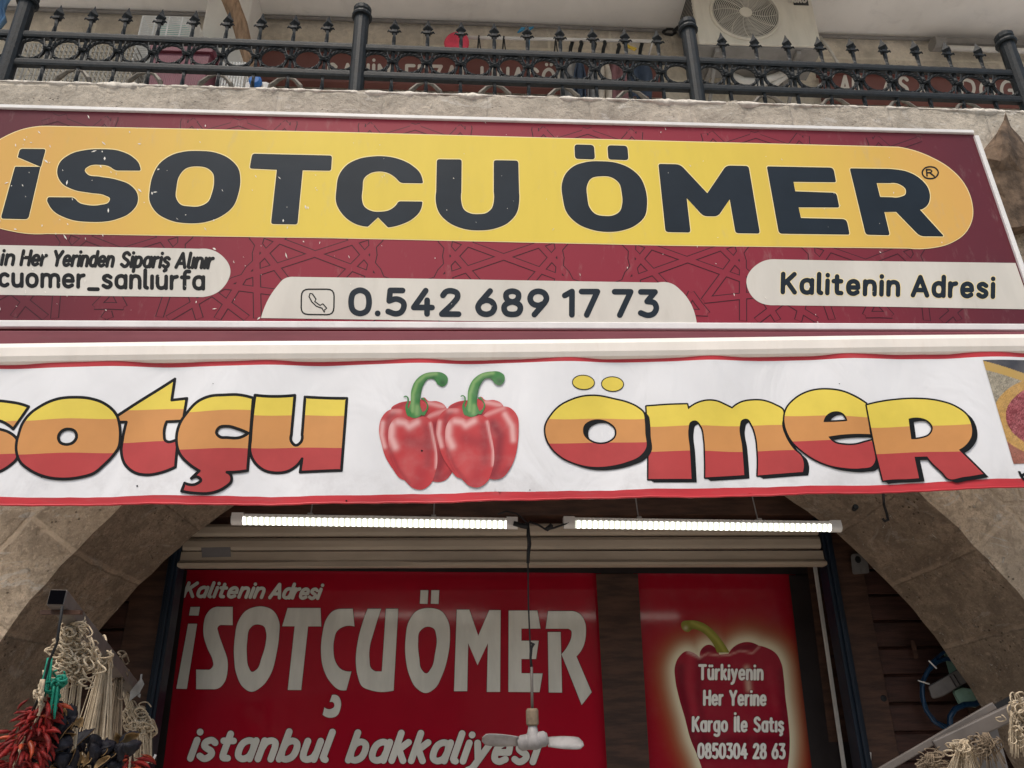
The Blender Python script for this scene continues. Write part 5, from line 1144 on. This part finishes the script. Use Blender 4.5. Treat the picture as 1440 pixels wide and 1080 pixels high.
# ---------------------------------------------------------------- steel bar with string bundles at the arch jamb
BN, BF = at(80, 840, -1.25), at(187, 968, .25)
bar = thing('steel_bar', BN, 'grey square steel bar sticking out of the stone jamb over the string bundles', 'bar')
m = MB(); m.bar(BN, BF, .046, .046); m.build('tube', 'steel', bar, bevel=.004)
d = (BF - BN).normalized(); m = MB(); m.bar(BN - d * .004, BN - d * .001, .040, .040); m.build('end_shade_plate', 'tube_shade', bar)  # flush near-black plate; the shade inside the tube is put into its colour
m = MB(); m.bar(BN + Vector((-.06, .05, -.036)), BN + Vector((.05, .06, -.036)), .022, .012); m.build('cross_piece', 'wood', bar)
def yb(x): return BN.y + (BF.y - BN.y) * max(0, min(1, (x - 80) / 107)) ** 1.25
def bundle(name, lb, x, y, tangle, strands, mt, yy, r=.0035, group='string bundles on the steel bar', cat='string'):
    """tangle: (cx, cy, rx, ry, loops); strands: (x0, y0, x1, y1, spread0, spread1, count)"""
    m = MB()
    for (cx_, cy_, rx_, ry_, nl) in tangle:
        for i in range(nl):
            c = np.array([RNG.normal(cx_, rx_ * .45), RNG.normal(cy_, ry_ * .45)]); q = []; a0 = RNG.uniform(0, 6.28); ra, rb2 = RNG.uniform(.18, .5) * rx_, RNG.uniform(.15, .4) * ry_
            n_ = 14; turns = RNG.uniform(.55, 1.3); dep = RNG.uniform(-.05, .05)
            for j in range(n_):
                t = a0 + 6.28 * turns * j / n_; q.append(at(c[0] + ra * math.cos(t) * (1 + .25 * math.sin(2 * t)), c[1] + rb2 * math.sin(t) + j * .25, yy + dep + .02 * math.sin(t + a0)))
            m.tube(q, r * RNG.uniform(.8, 1.3), 5)
    for (x0, y0, x1, y1, s0, s1, cnt) in strands:
        for i in range(cnt):
            u = RNG.uniform(-1, 1); xa, xb = x0 + s0 * u, x1 + s1 * (u + RNG.normal(0, .12)); dep = RNG.uniform(-.045, .045); ye = y1 + RNG.uniform(-9, 12); w_ = RNG.normal(0, .8)
            m.tube([at(xa + (xb - xa) * t + w_ * math.sin(t * 3.1), y0 + (ye - y0) * t, yy + dep) for t in np.linspace(0, 1, 6)], r * RNG.uniform(.55, .95), 5)
    o = m.build(name, mt, smooth=True); return tag(o, lb, cat, group)
bundle('string_bundle', 'cream tangle of cotton string at the open end of the steel bar', 0, 0, [(104, 890, 20, 22, 46), (108, 922, 28, 26, 56), (98, 945, 26, 18, 26), (130, 922, 14, 26, 18)], [(97, 950, 84, 1068, 12, 8, 14), (112, 950, 96, 1072, 5, 9, 8)], 'string', yb(104), .0026)
bundle('string_bundle', 'fan of straight cream strings hanging at the middle of the steel bar', 0, 0, [(146, 922, 12, 24, 20)], [(150, 914, 116, 1085, 6, 24, 26), (152, 914, 146, 1080, 5, 9, 10)], 'string', yb(142), .0034)
bundle('string_bundle', 'sparse straight strings hanging beside the fan of strings on the bar', 0, 0, [(168, 950, 12, 22, 20)], [(168, 945, 158, 1082, 5, 18, 22)], 'string_old', yb(166), .0036)
bundle('string_bundle', 'fluffy pale mop of string at the wall end of the steel bar', 0, 0, [(194, 1010, 18, 22, 46), (204, 1028, 15, 22, 44)], [(178, 972, 198, 1030, 6, 12, 16), (198, 1012, 200, 1064, 16, 13, 44)], 'string', yb(186), .0036)
bundle('knotted_string', 'white knotted cord above the red chilli garland', 0, 0, [(57, 975, 7, 16, 16)], [(60, 955, 52, 995, 3, 6, 8)], 'string', -1.22, .0030, None, 'cord')
bundle('green_ribbon', 'bright green plastic ribbon tied beside the chilli garland', 0, 0, [(82, 962, 15, 20, 16)], [(70, 925, 62, 968, 3, 5, 14), (80, 965, 74, 1000, 5, 6, 14)], 'green_net', -1.18, .0034, None, 'ribbon')
m = MB(); m.tube([at(88, 852, -1.27), at(80, 905, -1.25), at(70, 928, -1.24), at(58, 975, -1.23), at(46, 1000, -1.22)], .004, 5)
tag(m.build('black_string', 'black', smooth=True), 'single dark string from the open bar end down to the chilli garland', 'string')
m = MB(); P = Plane(yb(186)); m.tube([P(206, 1058), P(205, 1066), P(209, 1071), P(215, 1069), P(219, 1061)], .006, 6); tag(m.build('wire_hook', 'cage_white', smooth=True), 'white wire hook under the fluffy mop of string', 'hook')
m = MB(); P = Plane(.1); prism(m, px((183, 972), (199, 953), (203, 962), (196, 975), (182, 986)), P, -.005, .005); m.tube([P(199, 948), P(197, 965), P(195, 980)], .004, 5); prism(m, px((193, 978), (198, 976), (197, 982)), P, .006, .01)
tag(m.build('torn_paper', 'scrap'), 'torn white paper scrap at the wall end of the steel bar', 'paper')
# garlands
def chili_mb():
    m = MB(); m.tube([(0, 0, 0), (.02, .001, .003), (.045, .002, .004), (.07, 0, -.002), (.09, -.003, -.012)], [.004, .010, .0105, .007, .0015], 7); m.tube([(-.015, 0, .002), (0, 0, 0)], .002, 5); return m
def slice_mb():
    m = MB(); n_, k_ = 14, 7; dz = RNG.normal(0, .1, (k_, n_)); ph = RNG.uniform(0, 6)
    def skin(sc_, lift):
        V = []
        for i in range(k_):
            t = .12 + 1.25 * i / (k_ - 1)
            for j in range(n_):
                a_ = 6.28319 * j / n_; w_ = 1 + dz[i][j] * .9 + .16 * math.sin(3 * a_ + ph); V.append((.042 * sc_ * math.sin(t) * math.cos(a_) * w_, .026 * sc_ * math.sin(t) * math.sin(a_) * w_, -.036 * sc_ * math.cos(t) * (1 + dz[i][j] * .5) + lift))
        return V, [(i * n_ + j, (i + 1) * n_ + j, (i + 1) * n_ + (j + 1) % n_, i * n_ + (j + 1) % n_) for i in range(k_ - 1) for j in range(n_)]
    V, Fc = skin(1, 0); m.add(V + [(0, 0, -.037)], Fc + [(j, (j + 1) % n_, k_ * n_) for j in range(n_)], 0); V, Fc = skin(.86, .001); m.add(V + [(0, 0, -.03)], Fc + [(j, (j + 1) % n_, k_ * n_) for j in range(n_)], 1)
    o_ = (k_ - 1) * n_; m.f += [[o_ + j, o_ + (j + 1) % n_, k_ * n_ + 1 + o_ + (j + 1) % n_, k_ * n_ + 1 + o_ + j] for j in range(n_)]; m.mi += [1] * n_
    return m
def place(src, root, pos, rot, s_, mt=None):
    c = src.copy(); COL.objects.link(c); c.parent = root; c.location = pos - ROOT[root.name]; c.rotation_euler = rot; c.scale = (s_,) * 3; ROOT[c.name] = ROOT[root.name]
    if mt:
        c.data = src.data.copy(); c.data.materials[0] = MT[mt]
    return c
def garland(name, lb, cat, path, yy, mk, partn, mts, n_, spread, srange, group='dried vegetable garlands on strings'):
    P = [at(x, y, yy) for x, y in path]; t = thing(name, P[0], lb, cat, group)
    m = MB(); m.tube(P, .004, 5); m.build('string', 'string', t)
    protos = {}
    for i in range(n_):
        f = (i + .5) / n_ * (len(P) - 1); a = int(f); p = P[a].lerp(P[min(a + 1, len(P) - 1)], f - a)
        mt = mts[int(RNG.integers(len(mts)))]; az = RNG.uniform(0, 6.28); s_ = RNG.uniform(*srange)
        pos = p + Vector((math.cos(az) * spread * RNG.random(), math.sin(az) * spread * RNG.random() * .8, RNG.uniform(-.02, .02))); rot = (RNG.uniform(-.6, .6), RNG.uniform(-.1, 1.1), az) if partn == 'chilli' else tuple(RNG.uniform(0, 6.28, 3))
        if mt not in protos:
            b = mk(); o_ = ROOT[t.name]; b.v = [v + o_ for v in b.v]; pr_ = b.build(partn, list(mt) if isinstance(mt, tuple) else mt, t, smooth=True); protos[mt] = pr_; pr_.location = pos - o_; pr_.rotation_euler = rot; pr_.scale = (s_,) * 3
        else: place(protos[mt], t, pos, rot, s_)
    return t
garland('chilli_garland', 'short thick rope of dark red chillies tied under the white knotted cord', 'garland', [(62, 988), (54, 1006), (46, 1024), (40, 1042)], -1.2, chili_mb, 'chilli', ['chili'] * 9 + ['chili_o'], 99, .048, (.36, .6))
garland('chilli_garland', 'broad low mass of dark red chillies hanging furthest out by the stone jamb', 'garland', [(34, 1035), (27, 1056), (20, 1076), (14, 1100)], -1.22, chili_mb, 'chilli', ['chili'] * 9 + ['chili_o'], 99, .075, (.42, .7))
garland('aubergine_garland', 'dried dark aubergine garland with tan insides beside the red chillies', 'garland', [(82, 1005), (76, 1030), (72, 1060), (70, 1100)], -1.12, slice_mb, 'aubergine_piece', [('eggplant', 'eggflesh'), ('eggplant', 'eggflesh', 'string')], 60, .070, (.45, .85))
garland('aubergine_garland', 'dark aubergine garland hanging under the fan of straight strings', 'garland', [(140, 1045), (132, 1065), (126, 1105)], -.75, slice_mb, 'aubergine_piece', [('eggplant', 'eggflesh'), ('eggplant', 'eggflesh', 'string')], 52, .105, (.5, .95))
garland('chilli_garland', 'small red pepper garland low under the fluffy mop of string', 'garland', [(184, 1058), (182, 1080), (180, 1110)], -.1, chili_mb, 'chilli', ['chili', 'chili', 'chili_o'], 40, .07, (.5, .9))

# ---------------------------------------------------------------- the other jamb: rails, hose, box, string
rk = thing('hanging_rack', at(1340, 1060, -.3), 'slanting grey steel rack with dried string bundles at the arch foot', 'rack')
m = MB(); m.bar(at(1225, 1092, -.10), at(1398, 992, -.30), .03, .028); m.build('thin_rail', 'steel', rk, bevel=.004)
m = MB(); m.bar(at(1316, 1052, -.25), at(1460, 984, -.40), .04, .058); m.build('thick_rail', 'steel', rk, bevel=.006)
m = MB(); m.bar(at(1385, 1003, -.24), at(1421, 984, -.27), .02, .025); m.build('bracket', 'black', rk)
m = MB(); prism(m, px((1372, 1035), (1402, 1022), (1426, 1110), (1360, 1110)), Plane(-.2), -.02, .0); m.build('panel', 'box_grey', rk)
bundle('dried_bundle', 'pale string bundle at the thick end of the slanting rack', 0, 0, [(1430, 1000, 17, 24, 46), (1434, 1030, 14, 20, 28)], [(1430, 1000, 1432, 1055, 9, 12, 24)], 'string', -.46, .0027, 'string bundles on the slanting rack')
bundle('dried_bundle', 'middle grey string bundle under the slanting rack over the grey panel', 0, 0, [(1356, 1056, 19, 17, 40)], [(1356, 1040, 1356, 1090, 5, 24, 44)], 'string', -.36, .0026, 'string bundles on the slanting rack')
bundle('dried_bundle', 'dull brown string bundle tied near the thick rail of the rack', 0, 0, [(1386, 1046, 17, 18, 40)], [(1386, 1030, 1394, 1075, 4, 20, 30)], 'string_old', -.38, .0024, 'string bundles on the slanting rack')
bundle('dried_bundle', 'brown string bundle at the low thin end of the slanting rack', 0, 0, [(1310, 1070, 20, 14, 40)], [(1310, 1060, 1312, 1095, 8, 22, 30)], 'string_old', -.30, .0026, 'string bundles on the slanting rack')
P = Plane(.79); m = MB()
m.tube([P(1352, 931), P(1342, 928), P(1330, 926), P(1317, 931), P(1305, 943), P(1297, 960), P(1297, 980), P(1303, 1000), P(1316, 1016), P(1336, 1024)], .013, 8)
m.tube([P(1336, 1024), P(1336, 1008), P(1343, 997), P(1356, 991), P(1372, 990), P(1382, 984), P(1378, 974)], .015, 8)
m.tube([P(1337, 913), P(1326, 918), P(1312, 930), P(1302, 948), P(1297, 968, .02), P(1300, 995, .02), P(1312, 1014, .02), P(1330, 1026, .02)], .009, 8)
tag(m.build('blue_hose', 'hose', smooth=True), 'coiled blue hose hanging on the plank cladding beside the arch foot', 'hose')
for a, b, lb in (((1306, 929), (1317, 940), 'upper thin pale cable tie round the blue hose'), ((1291, 957), (1307, 962), 'lower thin pale cable tie round the blue hose')):
    m = MB(); m.tube([P(*a, .03), P(*b, .03)], .004, 5); tag(m.build('cable_tie', 'plastic_white'), lb, 'cable tie', 'cable ties on the blue hose')
t = thing('grey_box', at(1335, 965, .78), 'long grey plastic box tilted across the coil of blue hose', 'box')
m = MB(); prism(m, parse('1306,966:3 1354,938:3 1366,954:3 1326,978:4 1311,982:4'), Plane(.74), -.07, .0); m.build('body', 'box_grey', t, bevel=.006)
m = MB(); P = Plane(.74)
for q in (0, 5): m.tube([P(1336 + q, 951 - q * .6, .004), P(1345 + q, 966 - q * .6, .004)], .004, 5)
m.build('band', 'frame_dark', t)
m = MB(); P = Plane(.84); prism(m, px((1327, 916), (1334, 914), (1340, 935), (1354, 934), (1336, 948)), P, -.01, .02); tag(m.build('mint_bottle', 'mint', bevel=.004), 'pale green plastic bottle glimpsed above the grey box', 'bottle', 'pale green bottles behind the hose')
m = MB(); prism(m, parse('1341,972:4 1353,967:4 1375,971:4 1382,985:4 1372,995:4 1350,990:4'), P, -.01, .05); tag(m.build('mint_bottle', 'mint', bevel=.01), 'pale green plastic bottle glimpsed below the grey box', 'bottle', 'pale green bottles behind the hose')
m = MB(); P = Plane(-.02); m.tube([P(1242, 694), P(1243, 710), P(1247, 722), P(1249, 731), P(1244, 733), P(1241, 729)], .007, 6); tag(m.build('iron_hook', 'black', smooth=True), 'rusty black wire hook below the valance on the stone arch', 'hook')
m = MB(); c = Plane(.1)(1201, 716); m.lathe([(.012, 0), (.014, .05), (.010, .06)], c, (-.3, -1, 0), 10); tag(m.build('anchor_bolt', 'iron'), 'dark anchor bolt in the arch stone beside the batten light', 'bolt')
m = MB(); P = Plane(.84); c = P(1222, 1072); m.tube([c, c + Vector((.01, 0, .05))], .012, 7); tag(m.build('white_plug', 'plastic_white', bevel=.003), 'small white plug low beside the shutter guide rail', 'plug')
